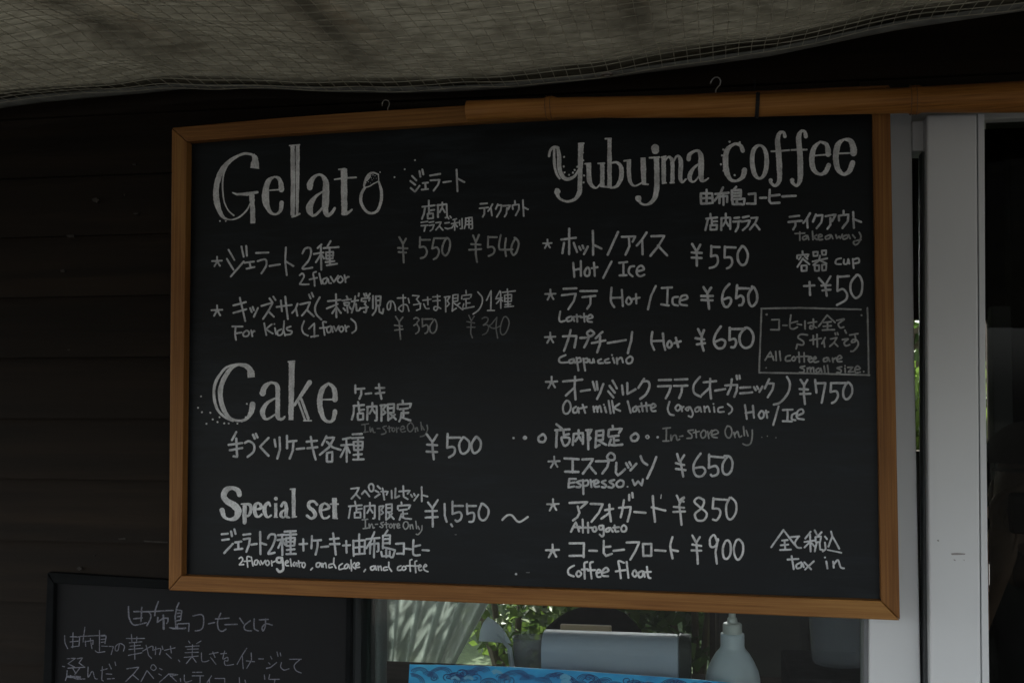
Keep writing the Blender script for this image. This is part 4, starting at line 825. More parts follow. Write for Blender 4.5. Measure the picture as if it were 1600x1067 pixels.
# ------------------------------------------------------------------ the notice board below it on the left
YN = -0.024
def PN(px, py, h=0.0):
    return P(px, py, YN - h)
root_n = thing('notice_chalkboard', 'smaller black framed chalkboard with faint violet handwriting below the large one', 'chalkboard', PN(310, 1150))
def nrail(outline):
    bm = bmesh.new()
    f = [PN(x, y, .011) for x, y in outline]
    add_prism(bm, f, [p + Vector((0, .016, 0)) for p in f])
    obj('frame_rail', bm, 'board2_frame', root_n, bevel=.0015)
nrail([(74, 894), (548, 924), (541, 934.5), (84.6, 911)])
nrail([(73.6, 895), (84, 911.6), (76, 1250), (60, 1250)])
nrail([(548.4, 925), (545.4, 1250), (536.5, 1250), (540.6, 935)])
bm = bmesh.new()
o_ = [(81, 904), (543, 930), (540, 1252), (70, 1252)]
f = [PN(x, y, 0) for x, y in o_]
add_prism(bm, f, [p + Vector((0, .005, 0)) for p in f])
obj('writing_panel', bm, 'board2', root_n)
write(TEXT2, PN, root_n)

# ------------------------------------------------------------------ bamboo pole with its black tie
def bam(px, py, off):
    return B(px, py, 0.018 + off)
axis = [(730.5, 173.8, 31.5), (790, 171, 31), (850, 169.5, 31.2), (858, 168.6, 36.2), (864, 168.4, 35.6), (870, 168.5, 31.5), (1000, 167.5, 34), (1100, 166.2, 35.5), (1183, 164.8, 36), (1300, 160.5, 38), (1418, 157.2, 40), (1426, 156.6, 45.5), (1434, 156.2, 45.5), (1441, 156, 40.5), (1520, 154, 45), (1600, 151.5, 49), (1700, 147, 51), (1712, 146.5, 55), (1722, 146, 52), (1800, 142, 54)]
pts, rs = [], []
for px, py, d in axis:
    c = bam(px, py, 0.030)
    depth = (c - CAM).dot(ROT @ Vector((0, 0, -1)))
    pts.append(c)
    rs.append(d / 2 / F_PX * depth)
pole = thing('bamboo_pole', 'thick golden brown bamboo pole tied in front of the chalkboard top', 'pole', pts[0])
bm = bmesh.new()
add_tube(bm, pts, rs, 28)
obj('cane', bm, 'bamboo', pole, smooth=False)
for p in bpy.data.objects['cane'].data.polygons:
    p.use_smooth = len(p.vertices) == 4
for k in (3, 11):
    bm = bmesh.new()
    for dx in (-0.0035, 0.0045):
        c = pts[k] + (pts[k + 1] - pts[k]).normalized() * dx
        ax = (pts[k + 1] - pts[k - 1]).normalized()
        u = ax.cross(Vector((0, 0, 1))).normalized()
        w = ax.cross(u)
        ring = [c + (u * math.cos(a * 2 * math.pi / 28) + w * math.sin(a * 2 * math.pi / 28)) * (rs[k] + .0004) for a in range(29)]
        add_tube(bm, ring, .0006, 6, False)
    obj('node_ring', bm, 'node', pole)
bm = bmesh.new()
c = pts[8]
ax = Vector((1, 0, -.06)).normalized()
u = ax.cross(Vector((0, 0, 1))).normalized()
w = ax.cross(u)
for dx in (-.0012, .0014):
    ring = [c + ax * dx + (u * math.cos(a * 2 * math.pi / 24) + w * math.sin(a * 2 * math.pi / 24)) * (rs[8] + .001) for a in range(25)]
    add_tube(bm, ring, .0016, 8, False)
add_tube(bm, [c + Vector((0, .018, -.012)), c + Vector((-.002, .032, .012)), c + Vector((-.002, .04, .05))], .0013, 8)
obj('binding_cord', bm, 'cord', pole, smooth=True)

# ------------------------------------------------------------------ the tarpaulin awning with its netting
HEM = [(-1500, 262), (-420, 205), (-160, 184), (0, 168), (70, 158.5), (150, 151), (230, 144), (280, 138), (320, 136.5), (400, 136.8), (470, 139), (540, 142), (620, 143.5), (700, 141.5), (800, 135.5), (950, 120), (1100, 100.5), (1200, 87), (1300, 66), (1400, 45.5), (1500, 30), (1600, 15), (1750, -12), (1900, -40), (2300, -135)]
HEMY = [(-420, -.14), (0, -.10), (300, -.075), (600, -.065), (800, -.08), (1000, -.12), (1200, -.19), (1400, -.28), (1600, -.38), (1900, -.5), (3500, -.5)]
PX0, PX1, OUT = -1500, 3500, 2.1

def awn(u, d, drop=0.0):
    """u along the hem 0..1, d metres out from the hem"""
    px = PX0 + (PX1 - PX0) * u
    pc = min(px, 2300)
    h = P(pc, lerp_table(HEM, pc), lerp_table(HEMY, pc))
    x = h.x * (1 + .05 * d) + (px - pc) * .0022  # unseen side run added to shut out sky from the side
    z = h.z + .012 * d - .30 * (max(0, d - .7) / 1.4) ** 1.5  # outer part drops, out of view, to cut off horizon sky
    k = min(1, d / .06)
    z += k * .012 * noise.noise((x * 1.7, d * 6.5 + x * 1.3, 3.1)) + k * .006 * noise.noise((x * 5, d * 16, 8.2))
    ridge = d - (.09 + .16 * max(0, .9 - u) * 2)
    z -= k * .018 * math.exp(-(ridge / .05) ** 2) * max(0, min(1, (u - .45) * 3))
    return Vector((x, h.y - d, z - drop))

awning = thing('tarpaulin_awning', 'weathered translucent tarpaulin awning with netting stretched over the chalkboard', 'awning', (0, -1.2, 2.0))
bm = grid(lambda u, v: awn(u, OUT * v ** 1.6), 420, 90)
obj('tarpaulin_sheet', bm, 'sheet', awning, smooth=True, recalc=False)
# netting: square mesh of about 25 mm, sagging a little from the sheet
U0, U1 = (-260 - PX0) / (PX1 - PX0), (1860 - PX0) / (PX1 - PX0)
def netp(u, v):
    d = .033 + 1.25 * v
    u = U0 + (U1 - U0) * u
    p = awn(u, d, .004)
    p.z -= .0035 * (1 + noise.noise((p.x * 9, p.y * 9, 5)))
    p.x += .006 * noise.noise((p.x * 4, p.y * 5, 1.7))
    p.y += .006 * noise.noise((p.x * 4, p.y * 5, 9.7))
    return p
bm = grid(netp, 108, 50)
net = obj('netting', bm, 'net', awning, recalc=False)
wf = net.modifiers.new('threads', 'WIREFRAME')
wf.thickness = .0013
wf.use_even_offset = False
wf.use_boundary = True
# unseen strip over the hem and sheet to the wall, added to block skylight
def sky_block(u, v):
    p = awn(u, .08)
    return Vector((p.x, p.y, p.z + .012 + (2.24 - p.z) * v))
bm = grid(sky_block, 200, 1)
fa = obj('sky_block_strip', bm, 'inner', shop, recalc=False)
fa.modifiers.new('thick', 'SOLIDIFY').thickness = .012
bm = grid(lambda u, v: Vector((awn(u, .08).x, awn(u, .08).y * (1 - v) - .019 * v, 2.26)), 200, 1)
so = obj('sky_block_sheet', bm, 'inner', shop, recalc=False)
so.modifiers.new('thick', 'SOLIDIFY').thickness = .02
# folded hem
bm = grid(lambda u, v: awn(u, .002 + .03 * v, .003 + .003 * math.sin(v * math.pi)), 420, 3)
hem = obj('folded_hem', bm, 'hem', awning, smooth=True, recalc=False)
sol = hem.modifiers.new('thick', 'SOLIDIFY')
sol.thickness = .002
for pxr in (318, 622, 1010, 1335):
    u_ = (pxr - PX0) / (PX1 - PX0)
    bm = bmesh.new()
    add_tube(bm, [awn(u_, .135 + .2 * k, -.024) + Vector((0, 0, .010 * (k == 0))) for k in range(10)], .017, 10)
    obj('support_cane', bm, 'bamboo', awning, smooth=True)
bm = bmesh.new()
ge = PZ(948, 116.5, awn((948 - PX0) / (PX1 - PX0), .016).z - .009)
ring = [ge + Vector((.0075 * math.cos(a * math.pi / 10), .0075 * math.sin(a * math.pi / 10), 0)) for a in range(21)]
add_tube(bm, ring, .0022, 8, False)
obj('eyelet', bm, 'steel', awning, smooth=True)

# ------------------------------------------------------------------ behind the glass
# dark drape at the left of the window
def drape(u, v):
    px = 546 + (62 - 8 * v) * u
    p = P(px, 700 + 480 * v, .085)
    p.y += .028 * math.sin(u * 15 + v * 6 + 1.2 * math.sin(v * 5)) + .012 * noise.noise((u * 4, v * 3, 2))
    return p
bm = grid(drape, 40, 40)
dr = obj('window_drape', bm, 'drape', smooth=True, recalc=False, loc=P(575, 1180, .085))
dr.modifiers.new('thick', 'SOLIDIFY').thickness = .003
tag(dr, 'dark grey green drape hanging at the left edge of the window', 'curtain')

# pale sheer curtain at the open back, gathered to the left
def lace(u, v):
    py = 560 + 620 * v
    left = 588 - 6 * v
    right = 800 - 90 * min(1, max(0, (py - 900) / 170)) - 20 * v
    p = P(left + (right - left) * u, py, Y_BACK - .09)
    p.y += (.018 + .02 * v) * math.sin(u * 34 + 2.5 * math.sin(v * 3)) + .02 * noise.noise((u * 5, v * 3, 0))
    return p
bm = grid(lace, 140, 60)
cu = obj('sheer_curtain', bm, 'lace', smooth=True, recalc=False, loc=P(660, 1180, Y_BACK - .09))
tag(cu, 'pale sheer curtain dappled with leaf shadows at the open back of the shop', 'curtain')

# counter along the window
zc = P(900, 1105, .2).z
co = thing('shop_counter', 'dark serving counter inside the shop window', 'counter', (-.3, .3, .03))
cx0, cx1 = P(500, 900, .3).x, P(1352, 900, .1).x - .02
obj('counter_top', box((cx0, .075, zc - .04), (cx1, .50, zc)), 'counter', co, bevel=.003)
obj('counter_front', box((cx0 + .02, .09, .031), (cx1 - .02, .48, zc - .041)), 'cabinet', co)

# pale countertop machine: rolled top edge, dark flank, card slot
def mpt(px, py, y):
    return P(px, py, y)
ym = .125
f0, f1 = mpt(845, 1050, ym), mpt(1064, 1050, ym)
ztop_l, ztop_r = mpt(850, 994, ym).z, mpt(1060, 1004, ym).z
ztop = (ztop_l + ztop_r) / 2 + .004
mach = thing('receipt_machine', 'pale blue grey counter machine with rounded top edge behind the blue print', 'machine', ((f0.x + f1.x) / 2, ym + .1, zc))
bm = bmesh.new()
prof = [(0, 0), (0, ztop - zc - .030)]
for k in range(1, 9):
    a = math.pi / 2 * k / 8
    prof.append((.032 * (1 - math.cos(a)), ztop - zc - .030 + .030 * math.sin(a)))
prof += [(.046, ztop - zc), (.058, ztop - zc - .01), (.06, 0)]
L_ = [Vector((f0.x, ym + y, zc + .001 + z)) for y, z in prof]
R_ = [Vector((f1.x - .004, ym + y, zc + .001 + z)) for y, z in prof]
add_prism(bm, L_, R_)
obj('casing', bm, 'machine', mach, bevel=.003)
bm = bmesh.new()
Ls = [Vector((f1.x - .0035, ym - .001 + y * 1.02, zc + .001 + z * 1.015)) for y, z in prof]
Rs = [p + Vector((.02, .012, -.004)) for p in Ls]
for p in Rs:
    p.z = max(p.z, zc + .001)
add_prism(bm, Ls, Rs)
obj('side_panel', bm, 'machine_side', mach, bevel=.002)
sx0, sx1 = mpt(875, 990, ym + .06).x, mpt(955, 990, ym + .06).x
obj('card_slot', box((sx0, ym + .062, ztop - .03), (sx1, ym + .072, ztop + .007)), 'tan', mach, bevel=.002)

# pump bottle
yb = .16
bc = P(1145, 1060, yb)
dep = (bc - CAM).dot(ROT @ Vector((0, 0, -1)))
def br(px_w):
    return px_w / 2 / F_PX * dep
def bz(py):
    return P(1145, py, yb).z - zc - .001
bot = thing('pump_bottle', 'milky plastic pump bottle standing on the counter behind the glass', 'bottle', (bc.x, yb, zc + .001))
bm = bmesh.new()
zt = bz(1010)
add_lathe(bm, (bc.x, yb, zc + .001), [(br(78), 0), (br(84), .004), (br(86), zt * .25), (br(84), bz(1058)), (br(78), bz(1045)), (br(66), bz(1032)), (br(52), bz(1020)), (br(40), bz(1013)), (br(37), bz(1009)), (br(37), bz(991)), (br(36), bz(989))])
obj('bottle_body', bm, 'bottle', bot, smooth=True)
bm = bmesh.new()
add_lathe(bm, (bc.x, yb, zc + .001), [(br(30), bz(988.6)), (br(30), bz(987.5)), (br(29.5), bz(975)), (br(27), bz(973)), (br(17), bz(972)), (br(15), bz(966)), (br(11), bz(963)), (br(10), bz(930)), (br(9.5), bz(922))])
obj('pump_collar', bm, 'pump', bot, smooth=False, bevel=.0006)
bm = bmesh.new()
add_tube(bm, [(bc.x + .004, yb, zc + bz(921)), (bc.x - .012, yb - .002, zc + bz(918)), (bc.x - .035, yb - .006, zc + bz(920)), (bc.x - .042, yb - .007, zc + bz(926))], [.007, .006, .0045, .0035], 12)
obj('pump_nozzle', bm, 'pump', bot, smooth=True)

# blue printed card stuck behind the glass
yq = .042
q = [(640, 1037.5), (720, 1038.8), (800, 1041.5), (900, 1047.6), (1000, 1054.5), (1100, 1062), (1166, 1068.5), (1166, 1180), (632, 1180)]
card = thing('printed_card', 'bright blue printed card with swirling line art at the window bottom', 'poster', P(900, 1180, yq))
bm = bmesh.new()
f = [P(x, y, yq) for x, y in q]
add_prism(bm, f, [p + Vector((0, .0015, 0)) for p in f])
obj('card_sheet', bm, 'blue', card)

def cardp(px, py, h):
    return P(px, py, yq - h)
CR['W'] = (0, 0, 1)
bm = bmesh.new()
rg = random.Random(5)
def topy(x):
    return lerp_table(q[:7], x)
for k in range(34):                                         # nested wave crests
    cx_ = 644 + k * 15.4 + rg.uniform(-5, 5)
    cy_ = topy(cx_) + rg.choice((14, 20, 26)) + rg.uniform(-2, 2)
    tilt = rg.uniform(-.5, .5)
    R0 = rg.uniform(11, 19)
    for q_ in range(rg.choice((3, 4))):
        r_ = R0 - q_ * 3.1
        pts_ = []
        for i in range(11):
            a = math.pi * (1.02 + .96 * i / 10)
            u_, w_ = r_ * math.cos(a), r_ * .62 * math.sin(a)
            x_ = cx_ + u_ * math.cos(tilt) - w_ * math.sin(tilt)
            y_ = cy_ + u_ * math.sin(tilt) + w_ * math.cos(tilt)
            if 642 < x_ < 1162:
                pts_.append('%.1f,%.1f' % (x_, max(y_, topy(x_) + .9)))
        if len(pts_) > 3:
            stroke(bm, cardp, 'W', 1.0 + rg.random() * .5, '~' + ' '.join(pts_))
for k in range(16):                                         # curls
    cx_ = 655 + rg.random() * 490
    cy_ = topy(cx_) + 9 + rg.random() * 14
    R0 = 4 + rg.random() * 8
    a0 = rg.random() * 6
    sgn = rg.choice((-1, 1))
    pts_ = []
    for i in range(16):
        a = a0 + sgn * i * .55
        r_ = R0 * (1 - i / 18)
        y_ = cy_ + r_ * .75 * math.sin(a)
        x_ = cx_ + r_ * math.cos(a)
        pts_.append('%.1f,%.1f' % (x_, max(y_, topy(x_) + 1.2)))
    stroke(bm, cardp, 'W', 1.1 + rg.random() * .4, '~' + ' '.join(pts_))
obj('line_art', bm, 'blue_line', card, recalc=False)
for k in range(12):
    bm = bmesh.new()
    cx_ = 690 + rg.random() * 440
    cy_ = topy(cx_) + 7 + rg.random() * 14
    stroke(bm, cardp, 'W', 3 + rg.random() * 4, '~%.1f,%.1f %.1f,%.1f %.1f,%.1f' % (cx_, cy_, cx_ + 5, cy_ - 2, cx_ + 11, cy_ + 1))
    obj('pale_shape', bm, 'blue_pale', card, recalc=False)

# pale sheet modelled in place of a reflection in the glass, beside the curtain
reflection = thing('reflection_sheet', 'pale blue white sheet standing in for a reflection at the sheer curtain edge', 'reflection', (P(798, 1050, .34).x, .34, zc))
bm = bmesh.new()
o_ = [(748, 1001), (750, 985), (755, 972), (762, 963), (772, 969), (782, 978), (791, 990), (799, 1005), (790, 1004), (776, 1003), (762, 1002)]
f = [P(x, y, .34 + .02 * math.sin(x * .09)) for x, y in o_]
add_prism(bm, f, [p + Vector((0, .0015, 0)) for p in f])
obj('reflection_leaf', bm, 'reflected', reflection)
bm = bmesh.new()
add_tube(bm, [P(776, 990, .3445), P(796, 1012, .3445), Vector((P(804, 1050, .3445).x, .3445, zc + .001))], [.002, .005, .006], 8)
obj('reflection_stick', bm, 'reflected', reflection)
ccx = P(826, 1050, .30).x
bm = bmesh.new()
czt = P(826, 995, .30).z - zc - .001
add_lathe(bm, (ccx, .30, zc + .001), [(.020, 0), (.024, .002), (.0305, czt - .004), (.0325, czt), (.0312, czt + .001), (.029, czt - .006), (.022, .006), (.018, .004)], 32)
cup = obj('plastic_cup', bm, 'clear', smooth=True, loc=(ccx, .30, zc))
tag(cup, 'cloudy plastic cup standing just left of the counter machine', 'cup')

# cloudy plastic tub on a dark tray at the right end of the counter
tcx = P(1312, 1050, .34).x
tz0 = P(1312, 1043, .30).z
tray = obj('serving_tray', box((tcx - .10, .22, zc + .001), (tcx + .10, .46, tz0 - .003)), 'black', bevel=.004, loc=(tcx, .34, zc))
tag(tray, 'low black box under the cloudy plastic tub on the counter', 'box')
bm = bmesh.new()
add_lathe(bm, (tcx, .34, tz0), [(.046, 0), (.049, .003), (.051, .02), (.0565, .115), (.059, .118), (.059, .122), (.055, .122), (.049, .02), (.046, .006)], 36)
tub = obj('plastic_tub', bm, 'clear', smooth=True, loc=(tcx, .34, tz0))
tag(tub, 'cloudy plastic tub standing at the right end of the counter', 'tub')

# dark cabinet deeper in the room
cb = thing('storage_cabinet', 'dark tall cabinet deep in the shop behind the pump bottle', 'cabinet', (P(1300, 1000, 1.3).x, 1.3, .03))
bx0, bx1 = P(1118, 1000, 1.2).x, P(1400, 1000, 1.2).x
bzt = P(1200, 900, 1.2).z
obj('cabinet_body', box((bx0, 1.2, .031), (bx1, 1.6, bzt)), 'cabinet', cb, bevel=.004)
for k in range(2):
    w_ = (bx1 - bx0) / 2
    obj('cabinet_door', box((bx0 + .01 + k * w_, 1.185, .06), (bx0 - .01 + (k + 1) * w_, 1.199, bzt - .02)), 'cabinet', cb, bevel=.002)

# grey door leaf seen through the right-hand glass
lf = thing('inner_door', 'dim grey inner door leaf standing behind the right hand glass', 'door', (P(1565, 700, .8).x, .8, .03))
obj('door_leaf', box((P(1551, 600, .8).x, .8, .031), (P(1582, 600, .8).x, .84, P(1560, 478, .8).z)), 'grey_edge', lf, bevel=.003)
obj('door_knob', box((P(1575, 800, .8).x - .01, .775, 1.0), (P(1575, 800, .8).x + .01, .799, 1.04)), 'steel', lf, bevel=.008)
# dark partition right of it
pt = obj('partition_wall', box((P(1584, 600, 1.0).x, 1.0, .031), (X_R - .082, 1.06, 2.34)), 'inner')
tag(pt, 'dark brown inner partition to the right of the grey door leaf', 'wall')

# ------------------------------------------------------------------ people behind the glass
def skinned(name, verts, edges, radii, mat, parent, root=0, sub=2):
    me = bpy.data.meshes.new(name)
    o0 = ORIGIN[parent]
    me.from_pydata([Vector(v) - o0 for v in verts], edges, [])
    o = link(bpy.data.objects.new(name, me))
    o.parent = parent
    ORIGIN[o] = o0
    sk = o.modifiers.new('skin', 'SKIN')
    sk.use_smooth_shade = True
    for i, r in enumerate(radii):
        sv = me.skin_vertices[0].data[i]
        sv.radius = (r, r) if not isinstance(r, tuple) else r
        sv.use_root = (i == root)
    ss = o.modifiers.new('sub', 'SUBSURF')
    ss.levels = ss.render_levels = sub
    me.materials.append(M[mat])
    return o

def limb(V, E, Rr, start, pts, rads):
    prev = start
    for p, r in zip(pts, rads):
        V.append(p)
        Rr.append(r)
        E.append((prev, len(V) - 1))
        prev = len(V) - 1
    return prev

def hand(V, E, Rr, wrist, fwd, side, curl):
    """palm, four unequal bent fingers and a thumb from the side of the palm"""
    fwd, side, curl = Vector(fwd).normalized(), Vector(side).normalized(), Vector(curl).normalized()
    w = V[wrist]
    palm = limb(V, E, Rr, wrist, [w + fwd * .045], [(.026, .015)])
    for k, (off, ln) in enumerate(((-.027, .075), (-.009, .085), (.009, .08), (.026, .062))):
        b = w + fwd * .085 + side * off
        limb(V, E, Rr, palm, [b, b + fwd * ln * .45 + curl * .012, b + fwd * ln * .62 + curl * ln * .45], [.0095, .0085, .007])
    limb(V, E, Rr, palm, [w + fwd * .04 - side * .036, w + fwd * .075 - side * .05 + curl * .012, w + fwd * .098 - side * .045 + curl * .025], [.011, .0095, .008])

def ell(bm, c, r, rot=None, seg=32, cut=None):
    g = bmesh.ops.create_uvsphere(bm, u_segments=seg, v_segments=seg // 2, radius=1)
    for v in g['verts']:
        p = Vector((v.co.x * r[0], v.co.y * r[1], v.co.z * r[2]))
        if rot:
            p = rot @ p
        v.co = p + Vector(c)
    return g['verts']

# the seated person bent over behind the machine: only the black hair shows above it
hy = .56
hc = P(928, 992, hy)
top_z = P(928, 950, hy).z
p1 = thing('person', 'person with black hair bent forward behind the pale counter machine', 'person', (hc.x, hy + .12, .03))
V, E, Rr = [], [], []
pel = Vector((hc.x, hy + .42, .52))
V.append(pel); Rr.append((.15, .12))
ch = limb(V, E, Rr, 0, [pel + Vector((0, -.06, .14)), pel + Vector((0, -.16, .28))], [(.14, .11), (.15, .11)])
nk = limb(V, E, Rr, ch, [Vector((hc.x, hy + .14, top_z - .19))], [.06])
limb(V, E, Rr, nk, [Vector((hc.x, hy + .07, top_z - .15)), Vector((hc.x, hy + .01, top_z - .125))], [.065, .07])
for s in (-1, 1):
    el = limb(V, E, Rr, ch, [pel + Vector((s * .19, -.17, .28)), pel + Vector((s * .25, -.27, .12)), pel + Vector((s * .14, -.40, .30))], [.052, .04, .026])
    hand(V, E, Rr, el, (-s * .3, -1, .1), (s, 0, 0), (0, -.2, -1))
    limb(V, E, Rr, 0, [pel + Vector((s * .1, -.08, -.02)), pel + Vector((s * .12, -.46, 0)), pel + Vector((s * .12, -.44, -.38)), pel + Vector((s * .12, -.50, -.45)), pel + Vector((s * .12, -.56, -.465))], [.09, .065, .045, .04, .03])
skinned('body', V, E, Rr, 'skin', p1)
hc2 = Vector((hc.x, hy, top_z - .100))
bm = bmesh.new()
vs = ell(bm, hc2, (.118, .11, .102))
for v in vs:
    q_ = v.co - hc2
    v.co = hc2 + Vector((q_.x * (1 + 1.6 * max(0, q_.z) * (1 - abs(q_.x) / .12)), q_.y, q_.z))
for v in vs:
    v.co += (v.co - hc2) * (.06 * noise.noise(v.co * 22))
obj('hair', bm, 'hair', p1, smooth=True)
bm = bmesh.new()
ell(bm, hc2 + Vector((0, -.055, -.055)), (.072, .06, .085))
ell(bm, hc2 + Vector((0, -.118, -.06)), (.011, .014, .018), seg=12)
obj('face', bm, 'skin', p1, smooth=True)
V2, E2, R2 = [pel + Vector((0, .02, -.08))], [], [(.175, .145)]
c2 = limb(V2, E2, R2, 0, [pel + Vector((0, 0, .02)), pel + Vector((0, -.06, .14)), pel + Vector((0, -.16, .28))], [(.175, .14), (.172, .138), (.178, .138)])
limb(V2, E2, R2, c2, [Vector((hc.x, hy + .16, top_z - .22))], [.075])
for s in (-1, 1):
    limb(V2, E2, R2, c2, [pel + Vector((s * .19, -.17, .28)), pel + Vector((s * .25, -.27, .12)), pel + Vector((s * .2, -.34, .2))], [.062, .052, .042])
skinned('shirt', V2, E2, R2, 'shirt_dark', p1)
V3, E3, R3 = [pel + Vector((0, 0, -.03))], [], [(.16, .13)]
for s in (-1, 1):
    limb(V3, E3, R3, 0, [pel + Vector((s * .1, -.08, -.02)), pel + Vector((s * .12, -.46, 0)), pel + Vector((s * .12, -.44, -.38))], [.1, .076, .055])
skinned('trousers', V3, E3, R3, 'trouser', p1)
st = thing('counter_stool', 'plain dark stool under the person behind the counter', 'stool', (hc.x, hy + .42, .03))
bm = bmesh.new()
add_lathe(bm, (hc.x, hy + .42, .36), [(.15, 0), (.165, .01), (.165, .035), (.15, .045)], 28)
obj('seat', bm, 'counter', st, smooth=False)
for sx, sy in ((-1, -1), (1, -1), (1, 1), (-1, 1)):
    bm = bmesh.new()
    add_tube(bm, [(hc.x + sx * .14, hy + .42 + sy * .14, .031), (hc.x + sx * .09, hy + .42 + sy * .09, .361)], .014, 8)
    obj('leg', bm, 'counter', st)

# the dim person in an olive cap behind the right-hand glass, holding a camera up to the face
hy = .42
hq = P(1612, 745, hy)
p2 = thing('person', 'person in a dark olive cap and pale shirt raising a camera behind the right glass', 'person', (hq.x, hy + .05, .03))
V, E, Rr = [], [], []
pel = Vector((hq.x + .10, hy + .12, .80))
V.append(pel); Rr.append((.15, .11))
ch = limb(V, E, Rr, 0, [pel + Vector((0, -.02, .16)), pel + Vector((-.02, -.05, .33))], [(.12, .085), (.13, .09)])
nk = limb(V, E, Rr, ch, [Vector((hq.x + .04, hy + .03, hq.z - .15))], [.055])
limb(V, E, Rr, nk, [Vector((hq.x + .01, hy, hq.z - .07)), Vector((hq.x, hy - .01, hq.z))], [.072, .082])
camz = hq.z - .05
for s, dx in ((-1, -.17), (1, .20)):
    el = limb(V, E, Rr, ch, [pel + Vector((s * .19, -.05, .33)), pel + Vector((s * .23 - .04, -.12, .14)), Vector((hq.x + s * .075 - .02, hy - .16, camz - .085))], [.052, .04, .026])
    hand(V, E, Rr, el, (-s * .1, -.1, 1), (s, 0, 0), (-s * 1, -.3, 0))
    limb(V, E, Rr, 0, [pel + Vector((s * .1, 0, -.08)), pel + Vector((s * .11, -.02, -.40)), pel + Vector((s * .11, .03, -.72)), pel + Vector((s * .11, -.04, -.745)), pel + Vector((s * .11, -.12, -.75))], [.09, .06, .042, .036, .028])
skinned('body', V, E, Rr, 'skin', p2)
bm = bmesh.new()
ell(bm, Vector((hq.x - .004, hy - .03, hq.z - .03)), (.070, .078, .105))
ell(bm, Vector((hq.x - .012, hy - .112, hq.z - .045)), (.011, .016, .02), seg=12)
ell(bm, Vector((hq.x - .068, hy + .0, hq.z - .035)), (.010, .018, .03), seg=12)
obj('face', bm, 'skin', p2, smooth=True)
bm = bmesh.new()
cc = Vector((hq.x, hy - .01, hq.z + .01))
g = ell(bm, cc, (.094, .106, .098))
geom = [e for e in bm.verts if e.co.z < cc.z + .002]
bmesh.ops.delete(bm, geom=geom, context='VERTS')
add_prism(bm, [cc + Vector((.085 * math.cos(a), -.05 - .115 * math.sin(a), .006)) for a in [math.pi * k / 14 for k in range(15)]],
          [cc + Vector((.085 * math.cos(a), -.05 - .115 * math.sin(a), .010)) for a in [math.pi * k / 14 for k in range(15)]])
obj('cap', bm, 'cap', p2, smooth=True)
V2, E2, R2 = [pel + Vector((0, .01, -.13))], [], [(.175, .135)]
c2 = limb(V2, E2, R2, 0, [pel, pel + Vector((0, -.02, .16)), pel + Vector((-.02, -.05, .35))], [(.175, .135), (.172, .132), (.185, .138)])
limb(V2, E2, R2, c2, [Vector((hq.x + .05, hy + .035, hq.z - .165))], [.075])
for s in (-1, 1):
    limb(V2, E2, R2, c2, [pel + Vector((s * .19, -.05, .33)), pel + Vector((s * .23 - .04, -.12, .14))], [.066, .054])
skinned('shirt', V2, E2, R2, 'shirt_grey', p2)
V3, E3, R3 = [pel + Vector((0, 0, -.05))], [], [(.165, .125)]
for s in (-1, 1):
    limb(V3, E3, R3, 0, [pel + Vector((s * .1, 0, -.08)), pel + Vector((s * .11, -.02, -.40)), pel + Vector((s * .11, .03, -.70))], [.1, .072, .058])
skinned('trousers', V3, E3, R3, 'trouser', p2)
cmr = thing('handheld_camera', 'small black camera held up by the person in the cap', 'camera', (hq.x - .02, hy - .19, camz))
obj('camera_body', box((hq.x - .085, hy - .20, camz - .035), (hq.x + .045, hy - .15, camz + .035)), 'black', cmr, bevel=.006)
bm = bmesh.new()
add_tube(bm, [(hq.x - .02, hy - .201, camz), (hq.x - .02, hy - .255, camz)], .027, 20)
obj('lens', bm, 'black', cmr, bevel=.002)

# ------------------------------------------------------------------ the garden behind the shop
def leaves(bm, centre, rad3, n, size, rg):
    for _ in range(n):
        while True:
            d = Vector((rg.uniform(-1, 1), rg.uniform(-1, 1), rg.uniform(-1, 1)))
            if d.length < 1 and noise.noise((d.x * 2.3 + centre[0] * 3, d.y * 2.3, d.z * 2.3 + centre[2])) > -.14:
                break
        c = Vector(centre) + Vector((d.x * rad3[0], d.y * rad3[1], d.z * rad3[2]))
        a = Vector((rg.gauss(0, 1), rg.gauss(0, 1), rg.gauss(0, .6))).normalized()
        b = a.orthogonal().normalized()
        b = (Matrix.Rotation(rg.random() * 6.28, 3, a) @ b)
        s = size * rg.uniform(.6, 1.3)
        w = s * .34
        vs = [bm.verts.new(c - a * s * .5), bm.verts.new(c + b * w), bm.verts.new(c + a * s * .5 + Vector((0, 0, -s * .12))), bm.verts.new(c - b * w)]
        bm.faces.new(vs)

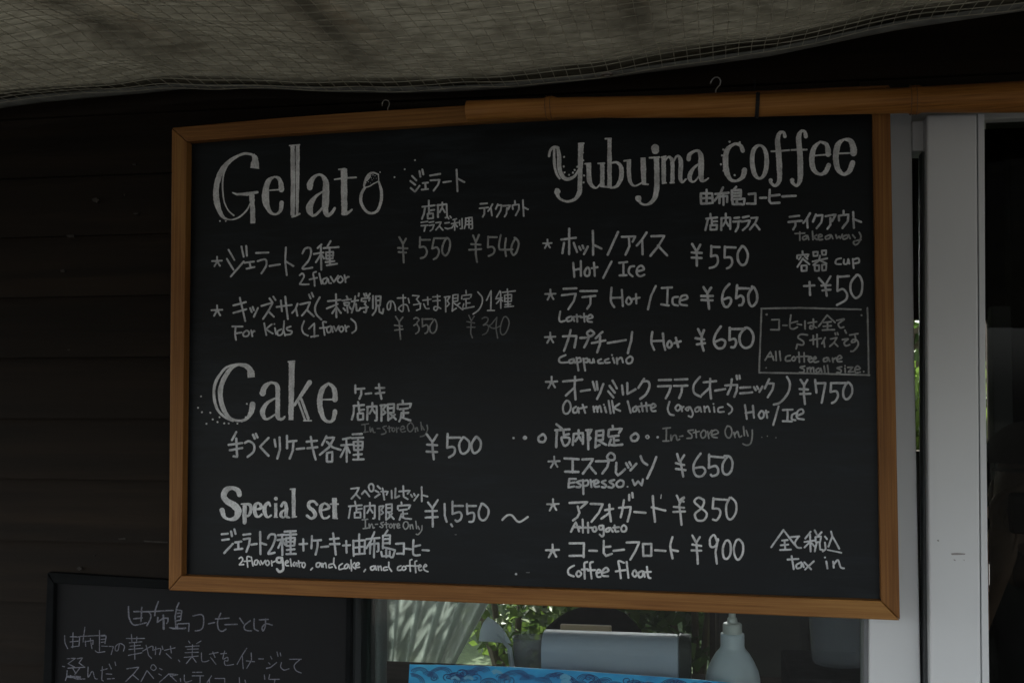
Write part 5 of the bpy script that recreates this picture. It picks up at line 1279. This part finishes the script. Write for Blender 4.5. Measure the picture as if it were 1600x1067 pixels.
def shrub(x, y, h, w, n, size, mat, label, name='garden_shrub', cat='shrub', seed=1, group='shrubs in the garden behind the shop'):
    rg = random.Random(seed)
    t = thing(name, label, cat, (x, y, 0), group)
    bm = bmesh.new()
    for _ in range(6):
        a = rg.random() * 6.28
        add_tube(bm, [(x + .03 * math.cos(a), y + .03 * math.sin(a), 0), (x + w * .25 * math.cos(a), y + w * .25 * math.sin(a), h * .4), (x + w * .42 * math.cos(a + .4), y + w * .42 * math.sin(a + .4), h * .85)], [.022, .014, .004], 7)
    obj('trunk', bm, 'bark', t)
    bm = bmesh.new()
    for k in range(9):
        a = rg.random() * 6.28
        rr = rg.random() ** .5 * w * .55
        leaves(bm, (x + rr * math.cos(a), y + rr * math.sin(a), h * rg.uniform(.25, .85)), (w * .42, w * .42, h * .24), n // 9, size, rg)
    obj('crown', bm, mat, t, recalc=False)
    return t

lawn = obj('lawn', box((-14, Y_BACK + .11, .0), (14, 13, .012)), 'lawn')
struct(lawn)
shrub(P(650, 800, 3.0).x - .28, 2.95, 2.9, 1.4, 6800, .07, 'leaf_a', 'tall loose shrub outside behind the sheer curtain', seed=2)
shrub(P(800, 950, 3.9).x, 3.9, 1.5, .9, 2600, .07, 'leaf_b', 'small leaved shrub seen right of the sheer curtain', seed=3)
shrub(P(960, 950, 4.3).x, 4.3, 1.7, 1.0, 2200, .09, 'leaf_a', 'dark green shrub outside behind the black haired head', seed=4)
shrub(P(1090, 950, 4.0).x, 4.0, 1.6, 1.0, 2200, .10, 'leaf_a', 'green shrub outside left of the pump bottle', seed=5)
shrub(P(1434, 640, 3.4).x, 3.4, 1.75, .9, 2400, .14, 'leaf_b', 'bright leafy shrub seen through the glass slit', seed=7)
shrub(P(1560, 620, 3.9).x, 3.9, 1.9, 1.0, 2000, .11, 'leaf_b', 'leafy shrub showing at the white door edge', seed=8)
rg = random.Random(9)
hg = thing('garden_hedge', 'dense dark hedge closing the garden far behind the shop', 'hedge', (0, 6.5, 0))
bm = bmesh.new()
for k in range(40):
    leaves(bm, (-5.2 + k * .27, 6.5 + rg.uniform(-.2, .2), 1.2 + rg.uniform(-.1, .2)), (.5, .4, 1.35), 260, .13, rg)
obj('crown', bm, 'leaf_a', hg, recalc=False)
obj('trunk', box((-5.3, 6.42, 0), (5.6, 6.58, 2.0)), 'bark', hg)
